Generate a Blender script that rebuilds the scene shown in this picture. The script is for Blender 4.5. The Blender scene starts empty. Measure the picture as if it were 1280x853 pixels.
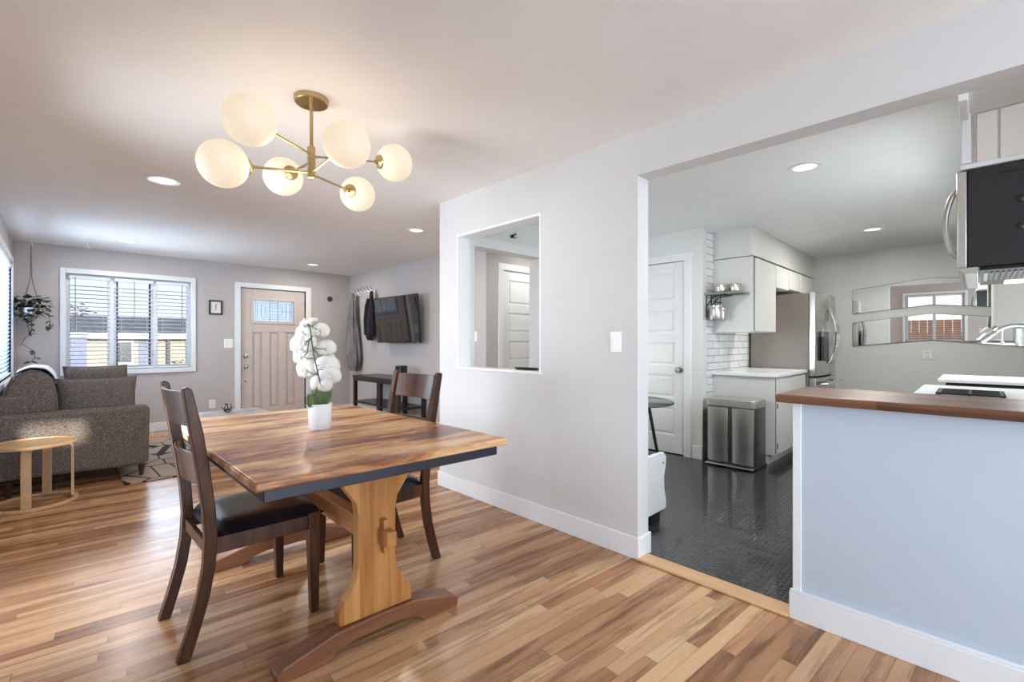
import bpy, bmesh, math, random
from mathutils import Vector, Matrix, Euler
random.seed(7)
PI = math.pi
sc = bpy.context.scene
COL = sc.collection

# ------------------------------------------------------------------ camera
cam_d = bpy.data.cameras.new('camera'); cam = bpy.data.objects.new('camera', cam_d); COL.objects.link(cam)
cam_d.sensor_width = 36.0; cam_d.lens = 36.0 * 575.0 / 1280.0; cam_d.clip_start = 0.02; cam_d.clip_end = 300
cam_d.shift_y = 1.5 / 1280.0
YAW = math.atan2(566, 575)
cam.location = (0, 0, 1.238); cam.rotation_euler = (PI / 2, 0, -YAW)
sc.camera = cam

# ------------------------------------------------------------------ colour management, world, big lights
sc.view_settings.view_transform = 'Standard'; sc.view_settings.look = 'None'
sc.view_settings.gamma = 1.0; sc.view_settings.use_curve_mapping = False
sc.view_settings.exposure = 0.56
sc.cycles.use_denoising = True
try:
    sc.cycles.denoiser = 'OPENIMAGEDENOISE'; sc.cycles.denoising_input_passes = 'RGB_ALBEDO_NORMAL'
except Exception:
    pass
sc.cycles.max_bounces = 10; sc.cycles.diffuse_bounces = 6; sc.cycles.glossy_bounces = 5
sc.cycles.transparent_max_bounces = 16
sc.cycles.caustics_reflective = False; sc.cycles.caustics_refractive = False
sc.cycles.sample_clamp_indirect = 6.0

w = bpy.data.worlds.new('daylight_sky'); sc.world = w; w.use_nodes = True
nt = w.node_tree; nt.nodes.clear()
wo = nt.nodes.new('ShaderNodeOutputWorld'); bg = nt.nodes.new('ShaderNodeBackground')
tc = nt.nodes.new('ShaderNodeTexCoord'); sx = nt.nodes.new('ShaderNodeSeparateXYZ'); rp = nt.nodes.new('ShaderNodeValToRGB')
nt.links.new(tc.outputs['Generated'], sx.inputs[0]); nt.links.new(sx.outputs['Z'], rp.inputs[0])
e = rp.color_ramp.elements
e[0].position = 0.0; e[0].color = (0.92, 0.96, 1.0, 1); e[1].position = 0.45; e[1].color = (0.30, 0.55, 0.95, 1)
m_ = rp.color_ramp.elements.new(0.06); m_.color = (0.66, 0.83, 1.0, 1)
bg.inputs[1].default_value = 1.05
nt.links.new(rp.outputs[0], bg.inputs[0]); nt.links.new(bg.outputs[0], wo.inputs[0])

def sun(direction, strength, color, angle=0.6):
    d = bpy.data.lights.new('sun', 'SUN'); d.energy = strength; d.color = color; d.angle = math.radians(angle)
    o = bpy.data.objects.new('sun', d); COL.objects.link(o)
    o.rotation_euler = Vector(direction).to_track_quat('-Z', 'Y').to_euler(); return o
SUN_EL = math.radians(9.5)
sun((0.0, 1.0, -math.tan(SUN_EL)), 4.8, (1.0, 0.90, 0.76))

def area(name, loc, direction, sx_, sy_, power, color, spread=180):
    d = bpy.data.lights.new(name, 'AREA'); d.shape = 'RECTANGLE'; d.size = sx_; d.size_y = sy_; d.energy = power; d.color = color
    d.spread = math.radians(spread)
    o = bpy.data.objects.new(name, d); COL.objects.link(o); o.location = loc
    o.rotation_euler = Vector(direction).to_track_quat('-Z', 'Z' if abs(direction[2]) < .9 else 'Y').to_euler(); return o
DAY = (0.68, 0.83, 1.0)
area('added_rear_fill', (1.0, -3.93, 1.10), (0, 1, 0.22), 2.2, 1.9, 128, DAY)  # added fill lamp; the door behind it is made up
area('added_left_rear_fill', (-0.35, -2.0, 1.25), (0.6, 1, -0.1), 2.0, 1.0, 44, DAY)  # added fill lamp at a made-up window behind the camera
area('added_dining_fill', (-0.35, 2.95, 1.08), (1, 0, 0.0), 2.1, 0.9, 23, (0.78, 0.88, 1.0), 105)  # added fill lamp for the partition wall; its window is made up
area('daylight_living_window', (-0.35, 6.80, 1.35), (1, 0, 0.0), 1.6, 1.0, 16, DAY, 110)
area('daylight_living_outside', (-1.0, 6.80, 1.9), (1, 0, -0.3), 1.8, 1.4, 55, DAY)
area('daylight_front_window', (0.71, 7.93, 1.40), (0, -1, 0.0), 1.2, 1.0, 10, DAY, 130)
area('added_kitchen_fill', (4.2, -0.44, 1.50), (-0.35, 1, -0.3), 1.2, 0.6, 14, (0.84, 0.93, 1.0))  # added fill lamp for the kitchen; its window is out of view

# ------------------------------------------------------------------ materials
MATS = {}
def S(r, g, b):
    f = lambda c: (c / 255 / 12.92) if c / 255 <= .04045 else ((c / 255 + .055) / 1.055) ** 2.4
    return (f(r), f(g), f(b), 1)
def base(name):
    m = bpy.data.materials.new(name); m.use_nodes = True; MATS[name] = m
    t = m.node_tree; return m, t, t.nodes['Principled BSDF']
def N(t, typ, **kw):
    n = t.nodes.new('ShaderNode' + typ)
    for k, v in kw.items(): setattr(n, k, v)
    return n
def L(t, a, b): t.links.new(a, b)
def ramp(t, fac, stops, interp='LINEAR'):
    r = N(t, 'ValToRGB'); r.color_ramp.interpolation = interp
    els = r.color_ramp.elements
    els[0].position, els[0].color = stops[0]; els[1].position, els[1].color = stops[-1]
    for p, c in stops[1:-1]:
        x = els.new(p); x.color = c
    L(t, fac, r.inputs[0]); return r.outputs[0]
def math_(t, op, a, b=None):
    n = N(t, 'Math', operation=op)
    for i, v in enumerate((a, b)):
        if v is None: continue
        if isinstance(v, (int, float)): n.inputs[i].default_value = v
        else: L(t, v, n.inputs[i])
    return n.outputs[0]
def mapping(t, scale=(1, 1, 1), rot=(0, 0, 0), coord='Object'):
    c = N(t, 'TexCoord'); m = N(t, 'Mapping'); m.inputs['Scale'].default_value = scale; m.inputs['Rotation'].default_value = rot
    L(t, c.outputs[coord], m.inputs[0]); return m.outputs[0]
def noise(t, vec, scale, detail=3, rough=.5, dist=0):
    n = N(t, 'TexNoise'); n.inputs['Scale'].default_value = scale; n.inputs['Detail'].default_value = detail
    n.inputs['Roughness'].default_value = rough; n.inputs['Distortion'].default_value = dist
    L(t, vec, n.inputs['Vector']); return n.outputs['Fac']
def bump(t, b, h, strength, dist=.01):
    n = N(t, 'Bump'); n.inputs['Strength'].default_value = strength; n.inputs['Distance'].default_value = dist
    L(t, h, n.inputs['Height']); L(t, n.outputs[0], b.inputs['Normal'])
def plain(name, col, rough=.5, metal=0, spec=.5, var=0.04, bscale=60, bstr=.0, emis=None, es=0, aniso=0):
    m, t, b = base(name)
    v = mapping(t); n = noise(t, v, 6, 3)
    lo = tuple(max(0, c * (1 - var)) for c in col[:3]) + (1,); hi = tuple(min(1, c * (1 + var)) for c in col[:3]) + (1,)
    L(t, ramp(t, n, [(.3, lo), (.7, hi)]), b.inputs['Base Color'])
    b.inputs['Roughness'].default_value = rough; b.inputs['Metallic'].default_value = metal
    b.inputs['Specular IOR Level'].default_value = spec
    if bstr: bump(t, b, noise(t, v, bscale, 4), bstr)
    if emis: b.inputs['Emission Color'].default_value = emis; b.inputs['Emission Strength'].default_value = es
    return m
def grainwood(name, stops, axis='x', freq=14, stretch=.08, rough=.4, coarse=1.0, bstr=.05, spec=.5):
    m, t, b = base(name)
    s = [1, 1, 1]; s['xyz'.index(axis)] = stretch
    v = mapping(t, tuple(s)); n1 = noise(t, v, freq, 6, .6, .6); n2 = noise(t, v, freq * 6, 3, .6)
    f = math_(t, 'ADD', math_(t, 'MULTIPLY', n1, .75), math_(t, 'MULTIPLY', n2, .25))
    L(t, ramp(t, f, stops), b.inputs['Base Color'])
    b.inputs['Roughness'].default_value = rough; b.inputs['Specular IOR Level'].default_value = spec
    bump(t, b, n2, bstr, .003); return m

plain('wall_paint_greige', S(213, 212, 210), .75, var=.012, bscale=220, bstr=.04)
plain('living_wall_paint', S(190, 184, 181), .75, var=.012, bscale=220, bstr=.04)
plain('kitchen_paint', S(222, 225, 222), .7, var=.012, bscale=220, bstr=.04)
plain('ceiling_paint', S(236, 233, 229), .85, var=.012, bscale=160, bstr=.06)
plain('kitchen_ceiling_paint', S(237, 238, 237), .85, var=.012, bscale=160, bstr=.05)
plain('white_trim_paint', S(233, 235, 236), .35, var=.01)
plain('white_gloss', S(240, 241, 242), .2, var=.01)
plain('white_cabinet_paint', S(216, 215, 211), .32, var=.015)
plain('peninsula_paint', S(188, 200, 211), .5, var=.012, bscale=90, bstr=.02)
plain('beadboard_paint', S(228, 222, 212), .4, var=.01)
plain('front_door_paint', S(206, 194, 186), .4, var=.012)
plain('brushed_brass', S(188, 168, 126), .28, metal=1, var=.05)
plain('brushed_nickel', S(170, 168, 165), .28, metal=1, var=.05)
plain('chrome', S(225, 226, 228), .07, metal=1, var=.01)
plain('stainless', S(206, 204, 198), .3, metal=1, var=.05)
plain('stainless_dark', S(120, 120, 120), .32, metal=1, var=.05)
plain('fridge_side_grey', S(148, 138, 132), .42, var=.02)
plain('black_metal', S(26, 26, 28), .4, var=.05)
plain('black_plastic', S(24, 24, 26), .3, var=.05)
plain('microwave_case', S(30, 30, 33), .45, var=.04)
plain('dark_gasket', S(30, 38, 58), .5, var=.05)
plain('black_leather', S(20, 20, 24), .22, var=.15, bscale=240, bstr=.12)
plain('espresso_console', S(36, 27, 26), .3, var=.1)
plain('navy_apron', S(27, 31, 44), .42, var=.12, bscale=40, bstr=.05)
plain('ceramic_white', S(240, 242, 244), .18, var=.01)
plain('leaf_green', S(100, 118, 76), .4, var=.3)
plain('stem_green', S(70, 74, 50), .5, var=.2)
plain('petal_white', S(226, 224, 218), .6, var=.02)
plain('petal_centre', S(232, 226, 196), .6, var=.1)
plain('pothos_leaf', S(44, 60, 40), .4, var=.45)
plain('macrame_rope', S(120, 110, 100), .9, var=.15)
plain('grey_throw', S(120, 118, 118), .95, var=.25, bscale=180, bstr=.3)
plain('black_cloth', S(22, 23, 30), .9, var=.2)
plain('outlet_plastic', S(240, 239, 235), .3, var=.01)
plain('paper', S(232, 230, 226), .8, var=.05)
plain('brown_plaque', S(72, 52, 46), .5, var=.3)
plain('grout_dark', S(92, 92, 94), .9)
plain('siding_cream', S(182, 174, 158), .8, var=.05)
plain('roof_shingle', S(100, 94, 94), .9, var=.3, bscale=20, bstr=.3)
plain('lavender_paint', S(128, 134, 162), .7, var=.04)
plain('lawn', S(150, 138, 104), .95, var=.25)
plain('tree_foliage', S(66, 84, 58), .9, var=.4)
plain('tree_bark', S(80, 66, 54), .9, var=.3)
plain('cedar_fence', S(212, 138, 92), .8, var=.15)
plain('window_dark', S(60, 66, 76), .2, var=.1)
plain('blind_slat', S(236, 238, 242), .5, var=.01)
plain('stone_top', S(168, 164, 162), .45, var=.35, bscale=30, bstr=.05)
plain('basket_white', S(214, 210, 206), .8, var=.1)
plain('tray_black', S(20, 20, 22), .35, var=.05)
plain('countertop_white', S(240, 240, 240), .22, var=.015)
plain('shelf_wood_grey', S(140, 132, 124), .6, var=.15)
plain('lens_warm', S(255, 244, 224), .5, emis=(1, .86, .66, 1), es=.8)
plain('microwave_lamp', S(255, 244, 224), .5, emis=(1, .88, .7, 1), es=.7)
plain('globe_glass', S(176, 170, 160), .5, emis=(1.0, .80, .55, 1), es=.42, var=.01)
plain('tv_screen', S(18, 14, 14), .04, var=.1, spec=1.0)
plain('fridge_steel', S(184, 181, 176), .2, metal=1, var=.05)
plain('mirror_silver', S(240, 242, 240), .01, metal=1, var=.005)
grainwood('dark_walnut_stain', [(.25, S(34, 20, 13)), (.5, S(68, 42, 28)), (.75, S(112, 74, 48))], 'z', 10, .12, .33, spec=.3)
grainwood('foot_wood', [(.25, S(88, 54, 36)), (.55, S(132, 84, 55)), (.8, S(164, 112, 76))], 'x', 9, .12, .38)
grainwood('stretcher_wood', [(.25, S(150, 96, 50)), (.55, S(186, 128, 72)), (.8, S(206, 150, 92))], 'y', 9, .12, .4)
grainwood('bent_birch', [(.2, S(172, 138, 102)), (.55, S(200, 168, 130)), (.8, S(218, 190, 154))], 'z', 14, .1, .4)
grainwood('threshold_oak', [(.2, S(186, 140, 98)), (.55, S(214, 172, 128)), (.8, S(228, 190, 148))], 'y', 14, .08, .35)

def mat_floor():
    m, t, b = base('oak_strip_floor')
    v = mapping(t, rot=(0, 0, math.radians(4.5)))
    s = N(t, 'SeparateXYZ'); L(t, v, s.inputs[0]); x, y = s.outputs[0], s.outputs[1]
    ry = math_(t, 'DIVIDE', y, .0585); row = math_(t, 'FLOOR', ry); fy = math_(t, 'FRACT', ry)
    wn = N(t, 'TexWhiteNoise', noise_dimensions='1D'); L(t, row, wn.inputs['W'])
    w2 = N(t, 'TexWhiteNoise', noise_dimensions='1D'); L(t, math_(t, 'ADD', row, 73.3), w2.inputs['W'])
    ln = math_(t, 'ADD', .75, math_(t, 'MULTIPLY', wn.outputs[0], .75))
    rx = math_(t, 'ADD', math_(t, 'DIVIDE', x, ln), math_(t, 'MULTIPLY', w2.outputs[0], 9)); pl = math_(t, 'FLOOR', rx); fx = math_(t, 'FRACT', rx)
    cb = N(t, 'CombineXYZ'); L(t, row, cb.inputs[0]); L(t, pl, cb.inputs[1])
    w3 = N(t, 'TexWhiteNoise', noise_dimensions='2D'); L(t, cb.outputs[0], w3.inputs['Vector'])
    pid = w3.outputs['Value']
    col = ramp(t, pid, [(0, S(150, 104, 70)), (.2, S(176, 128, 90)), (.5, S(192, 146, 106)), (.75, S(203, 160, 119)), (1, S(217, 178, 136))])
    # grain
    g = N(t, 'CombineXYZ'); L(t, math_(t, 'MULTIPLY', x, .09), g.inputs[0]); L(t, y, g.inputs[1]); L(t, math_(t, 'MULTIPLY', pid, 31), g.inputs[2])
    n1 = noise(t, g.outputs[0], 34, 5, .62, .8); n2 = noise(t, g.outputs[0], 190, 3, .6)
    wv = N(t, 'TexWave', wave_type='RINGS'); wv.inputs['Scale'].default_value = 7; wv.inputs['Distortion'].default_value = 9; wv.inputs['Detail'].default_value = 3; wv.inputs['Detail Scale'].default_value = 1.4
    L(t, g.outputs[0], wv.inputs['Vector'])
    gr = math_(t, 'ADD', math_(t, 'MULTIPLY', n1, .6), math_(t, 'ADD', math_(t, 'MULTIPLY', n2, .2), math_(t, 'MULTIPLY', wv.outputs['Fac'], .2)))
    gm = ramp(t, gr, [(.30, (.42, .34, .28, 1)), (.42, (.74, .68, .63, 1)), (.52, (1, 1, 1, 1)), (.75, (1.08, 1.07, 1.05, 1))])
    mx = N(t, 'Mix', data_type='RGBA', blend_type='MULTIPLY'); mx.inputs[0].default_value = 1
    L(t, col, mx.inputs[6]); L(t, gm, mx.inputs[7])
    # gaps
    ey = math_(t, 'MINIMUM', fy, math_(t, 'SUBTRACT', 1, fy)); ex = math_(t, 'MULTIPLY', math_(t, 'MINIMUM', fx, math_(t, 'SUBTRACT', 1, fx)), 14)
    gap = math_(t, 'LESS_THAN', math_(t, 'MINIMUM', ey, ex), .018)
    m2 = N(t, 'Mix', data_type='RGBA'); L(t, math_(t, 'MULTIPLY', gap, .55), m2.inputs[0]); L(t, mx.outputs[2], m2.inputs[6]); m2.inputs[7].default_value = S(70, 42, 24)
    L(t, m2.outputs[2], b.inputs['Base Color'])
    L(t, ramp(t, n1, [(.3, (.30, .30, .30, 1)), (.7, (.20, .20, .20, 1))]), b.inputs['Roughness'])
    bump(t, b, math_(t, 'SUBTRACT', math_(t, 'MULTIPLY', gr, .25), gap), .12, .002)
mat_floor()

def mat_tabletop():
    m, t, b = base('scorched_pine_tabletop')
    v = mapping(t, (.2, 1, 1)); v2 = mapping(t, (.4, 1, 1))
    n1 = noise(t, v, 9.5, 5, .6, .6); n2 = noise(t, v, 60, 4, .6); n3 = noise(t, v2, 4.2, 4, .55, .7)
    s = N(t, 'SeparateXYZ'); c = N(t, 'TexCoord'); L(t, c.outputs['Object'], s.inputs[0])
    ry = math_(t, 'DIVIDE', s.outputs[1], .135); wn = N(t, 'TexWhiteNoise', noise_dimensions='1D'); L(t, math_(t, 'FLOOR', ry), wn.inputs['W'])
    f = math_(t, 'ADD', math_(t, 'MULTIPLY', n1, .5), math_(t, 'ADD', math_(t, 'MULTIPLY', n3, .42), math_(t, 'MULTIPLY', math_(t, 'SUBTRACT', wn.outputs[0], .5), .07)))
    f = math_(t, 'ADD', f, math_(t, 'MULTIPLY', math_(t, 'SUBTRACT', n2, .5), .14))
    L(t, ramp(t, f, [(.315, S(88, 48, 30)), (.39, S(138, 86, 54)), (.445, S(186, 132, 86)), (.50, S(214, 168, 118)), (.60, S(232, 200, 154))]), b.inputs['Base Color'])
    b.inputs['Roughness'].default_value = .27
    fr = math_(t, 'FRACT', ry); gap = math_(t, 'LESS_THAN', fr, .012)
    bump(t, b, math_(t, 'SUBTRACT', math_(t, 'MULTIPLY', n2, .2), gap), .12, .002)
mat_tabletop()

def mat_pine():
    m, t, b = base('knotty_pine')
    v = mapping(t, (1, 1, .07)); n1 = noise(t, v, 26, 5, .6, .4)
    s = N(t, 'SeparateXYZ'); c = N(t, 'TexCoord'); L(t, c.outputs['Object'], s.inputs[0])
    wn = N(t, 'TexWhiteNoise', noise_dimensions='1D'); L(t, math_(t, 'FLOOR', math_(t, 'DIVIDE', math_(t, 'ADD', s.outputs[0], .512), .062)), wn.inputs['W'])
    f = math_(t, 'ADD', math_(t, 'MULTIPLY', n1, .6), math_(t, 'MULTIPLY', wn.outputs[0], .4))
    col = ramp(t, f, [(.28, S(118, 68, 32)), (.48, S(158, 102, 52)), (.7, S(196, 142, 82))])
    vo = N(t, 'TexVoronoi'); vo.inputs['Scale'].default_value = 7.0; L(t, mapping(t, (1, .3, .8)), vo.inputs['Vector'])
    k = ramp(t, vo.outputs['Distance'], [(.06, (1, 1, 1, 1)), (.13, (0, 0, 0, 1))])
    mx = N(t, 'Mix', data_type='RGBA'); L(t, k, mx.inputs[0]); L(t, col, mx.inputs[6]); mx.inputs[7].default_value = S(70, 36, 18)
    L(t, mx.outputs[2], b.inputs['Base Color']); b.inputs['Roughness'].default_value = .42; b.inputs['Specular IOR Level'].default_value = .3
mat_pine()

def mat_butcher():
    m, t, b = base('butcher_block')
    v = mapping(t, (1, .07, 1)); n1 = noise(t, v, 30, 5, .6, .4)
    s = N(t, 'SeparateXYZ'); c = N(t, 'TexCoord'); L(t, c.outputs['Object'], s.inputs[0])
    row = math_(t, 'FLOOR', math_(t, 'DIVIDE', s.outputs[0], .045)); w0 = N(t, 'TexWhiteNoise', noise_dimensions='1D'); L(t, row, w0.inputs['W'])
    seg = math_(t, 'FLOOR', math_(t, 'ADD', math_(t, 'DIVIDE', s.outputs[1], .45), math_(t, 'MULTIPLY', w0.outputs[0], 5)))
    zr = math_(t, 'FLOOR', math_(t, 'DIVIDE', s.outputs[2], .5))
    cb = N(t, 'CombineXYZ'); L(t, row, cb.inputs[0]); L(t, seg, cb.inputs[1]); L(t, zr, cb.inputs[2])
    w1 = N(t, 'TexWhiteNoise', noise_dimensions='3D'); L(t, cb.outputs[0], w1.inputs['Vector'])
    f = math_(t, 'ADD', math_(t, 'MULTIPLY', n1, .65), math_(t, 'MULTIPLY', w1.outputs[0], .35))
    L(t, ramp(t, f, [(.25, S(66, 39, 26)), (.5, S(106, 68, 46)), (.75, S(142, 98, 68))]), b.inputs['Base Color'])
    b.inputs['Roughness'].default_value = .35
mat_butcher()

def mat_pennyfloor():
    m, t, b = base('black_coin_floor')
    v = mapping(t, (1 / .030, 1 / .030, 1)); s = N(t, 'SeparateXYZ'); L(t, v, s.inputs[0])
    # hexagonal packing: two offset square lattices
    def cell(ox, oy):
        fx = math_(t, 'SUBTRACT', math_(t, 'FRACT', math_(t, 'ADD', s.outputs[0], ox)), .5)
        fy = math_(t, 'SUBTRACT', math_(t, 'FRACT', math_(t, 'ADD', math_(t, 'DIVIDE', s.outputs[1], 1.732), oy)), .5)
        fy = math_(t, 'MULTIPLY', fy, 1.732)
        return math_(t, 'SQRT', math_(t, 'ADD', math_(t, 'MULTIPLY', fx, fx), math_(t, 'MULTIPLY', fy, fy)))
    d = math_(t, 'MINIMUM', cell(0, 0), cell(.5, .5))
    L(t, ramp(t, d, [(.36, S(46, 46, 48)), (.46, S(20, 20, 22))]), b.inputs['Base Color'])
    L(t, ramp(t, d, [(.36, (.05, .05, .05, 1)), (.46, (.32, .32, .32, 1))]), b.inputs['Roughness'])
    h = ramp(t, d, [(.34, (1, 1, 1, 1)), (.48, (0, 0, 0, 1))])
    b.inputs['Specular IOR Level'].default_value = .8; bump(t, b, h, .13, .002)
mat_pennyfloor()

def mat_tile():
    m, t, b = base('subway_tile')
    c = N(t, 'TexCoord'); s = N(t, 'SeparateXYZ'); L(t, c.outputs['Object'], s.inputs[0])
    cb = N(t, 'CombineXYZ'); L(t, s.outputs[0], cb.inputs[0]); L(t, s.outputs[2], cb.inputs[1])
    br = N(t, 'TexBrick'); br.inputs['Scale'].default_value = 1; br.inputs['Brick Width'].default_value = .30; br.inputs['Row Height'].default_value = .078
    br.inputs['Mortar Size'].default_value = .0032; br.inputs['Mortar Smooth'].default_value = .1
    b.inputs['Specular IOR Level'].default_value = .4; br.inputs['Color1'].default_value = S(236, 238, 238); br.inputs['Color2'].default_value = S(228, 231, 232); br.inputs['Mortar'].default_value = S(110, 110, 110)
    L(t, cb.outputs[0], br.inputs['Vector']); L(t, br.outputs['Color'], b.inputs['Base Color'])
    b.inputs['Roughness'].default_value = .3; bump(t, b, math_(t, 'SUBTRACT', 1, br.outputs['Fac']), .3, .002)
mat_tile()

def mat_sofa():
    m, t, b = base('tweed_upholstery')
    a = noise(t, mapping(t, (1, 1, 3.5)), 70, 3, .7); c_ = noise(t, mapping(t, (3.5, 3.5, 1)), 80, 2, .7)
    f = math_(t, 'ADD', math_(t, 'MULTIPLY', a, .6), math_(t, 'MULTIPLY', c_, .4))
    L(t, ramp(t, f, [(.34, S(54, 50, 50)), (.5, S(106, 99, 96)), (.66, S(162, 155, 150))]), b.inputs['Base Color'])
    b.inputs['Roughness'].default_value = .95; b.inputs['Specular IOR Level'].default_value = .2; bump(t, b, f, .35, .004)
mat_sofa()

def mat_rug():
    m, t, b = base('geometric_rug')
    vo = N(t, 'TexVoronoi', feature='DISTANCE_TO_EDGE'); vo.inputs['Scale'].default_value = 1.0; vo.inputs['Randomness'].default_value = .75
    L(t, mapping(t, (3.6, 2.4, 1), rot=(0, 0, .5)), vo.inputs['Vector'])
    ln = math_(t, 'LESS_THAN', vo.outputs['Distance'], .024)
    mx = N(t, 'Mix', data_type='RGBA'); L(t, ln, mx.inputs[0]); mx.inputs[6].default_value = S(168, 152, 136); mx.inputs[7].default_value = S(38, 33, 34)
    L(t, mx.outputs[2], b.inputs['Base Color']); b.inputs['Roughness'].default_value = .95
    bump(t, b, noise(t, mapping(t), 300, 2), .3, .004)
mat_rug()

def mat_stripe_throw():
    m, t, b = base('striped_white_throw')
    s = N(t, 'SeparateXYZ'); c = N(t, 'TexCoord'); L(t, c.outputs['Object'], s.inputs[0])
    f = math_(t, 'LESS_THAN', math_(t, 'FRACT', math_(t, 'MULTIPLY', s.outputs[1], 9)), .16)
    mx = N(t, 'Mix', data_type='RGBA'); L(t, f, mx.inputs[0]); mx.inputs[6].default_value = S(226, 226, 230); mx.inputs[7].default_value = S(90, 94, 108)
    L(t, mx.outputs[2], b.inputs['Base Color']); b.inputs['Roughness'].default_value = .95
mat_stripe_throw()

def mat_patterned_ball():
    m, t, b = base('patterned_ball')
    vo = N(t, 'TexVoronoi', feature='DISTANCE_TO_EDGE'); vo.inputs['Scale'].default_value = 22; L(t, mapping(t), vo.inputs['Vector'])
    L(t, ramp(t, vo.outputs['Distance'], [(.10, S(34, 30, 32)), (.16, S(196, 190, 182))]), b.inputs['Base Color']); b.inputs['Roughness'].default_value = .6
mat_patterned_ball()
def mat_translucent_slat():
    m = bpy.data.materials.new('translucent_slat'); m.use_nodes = True; MATS['translucent_slat'] = m; t = m.node_tree; t.nodes.clear()
    o = N(t, 'OutputMaterial'); d = N(t, 'BsdfDiffuse'); d.inputs[0].default_value = S(238, 240, 244); tl = N(t, 'BsdfTranslucent'); tl.inputs[0].default_value = S(225, 234, 248)
    mx = N(t, 'MixShader'); mx.inputs[0].default_value = .65; L(t, d.outputs[0], mx.inputs[1]); L(t, tl.outputs[0], mx.inputs[2]); L(t, mx.outputs[0], o.inputs[0])
mat_translucent_slat()

def mat_glass(name, tint=(1, 1, 1, 1), ior=1.12, diffuse=0.0):
    m = bpy.data.materials.new(name); m.use_nodes = True; MATS[name] = m; t = m.node_tree; t.nodes.clear()
    o = N(t, 'OutputMaterial'); tr = N(t, 'BsdfTransparent'); tr.inputs[0].default_value = tint
    gl = N(t, 'BsdfGlossy'); gl.inputs['Roughness'].default_value = .02
    mx = N(t, 'MixShader'); fr = N(t, 'Fresnel'); fr.inputs[0].default_value = ior
    L(t, fr.outputs[0], mx.inputs[0]); L(t, tr.outputs[0], mx.inputs[1]); L(t, gl.outputs[0], mx.inputs[2])
    last = mx.outputs[0]
    if diffuse:
        tl = N(t, 'BsdfTranslucent'); tl.inputs[0].default_value = (.9, .95, 1, 1)
        m2 = N(t, 'MixShader'); m2.inputs[0].default_value = diffuse; L(t, last, m2.inputs[1]); L(t, tl.outputs[0], m2.inputs[2]); last = m2.outputs[0]
    L(t, last, o.inputs[0])
mat_glass('window_glass'); mat_glass('leaded_glass', diffuse=.3)
mat_glass('table_glass', tint=(.82, .90, .88, 1), ior=1.45, diffuse=.3)

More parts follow.
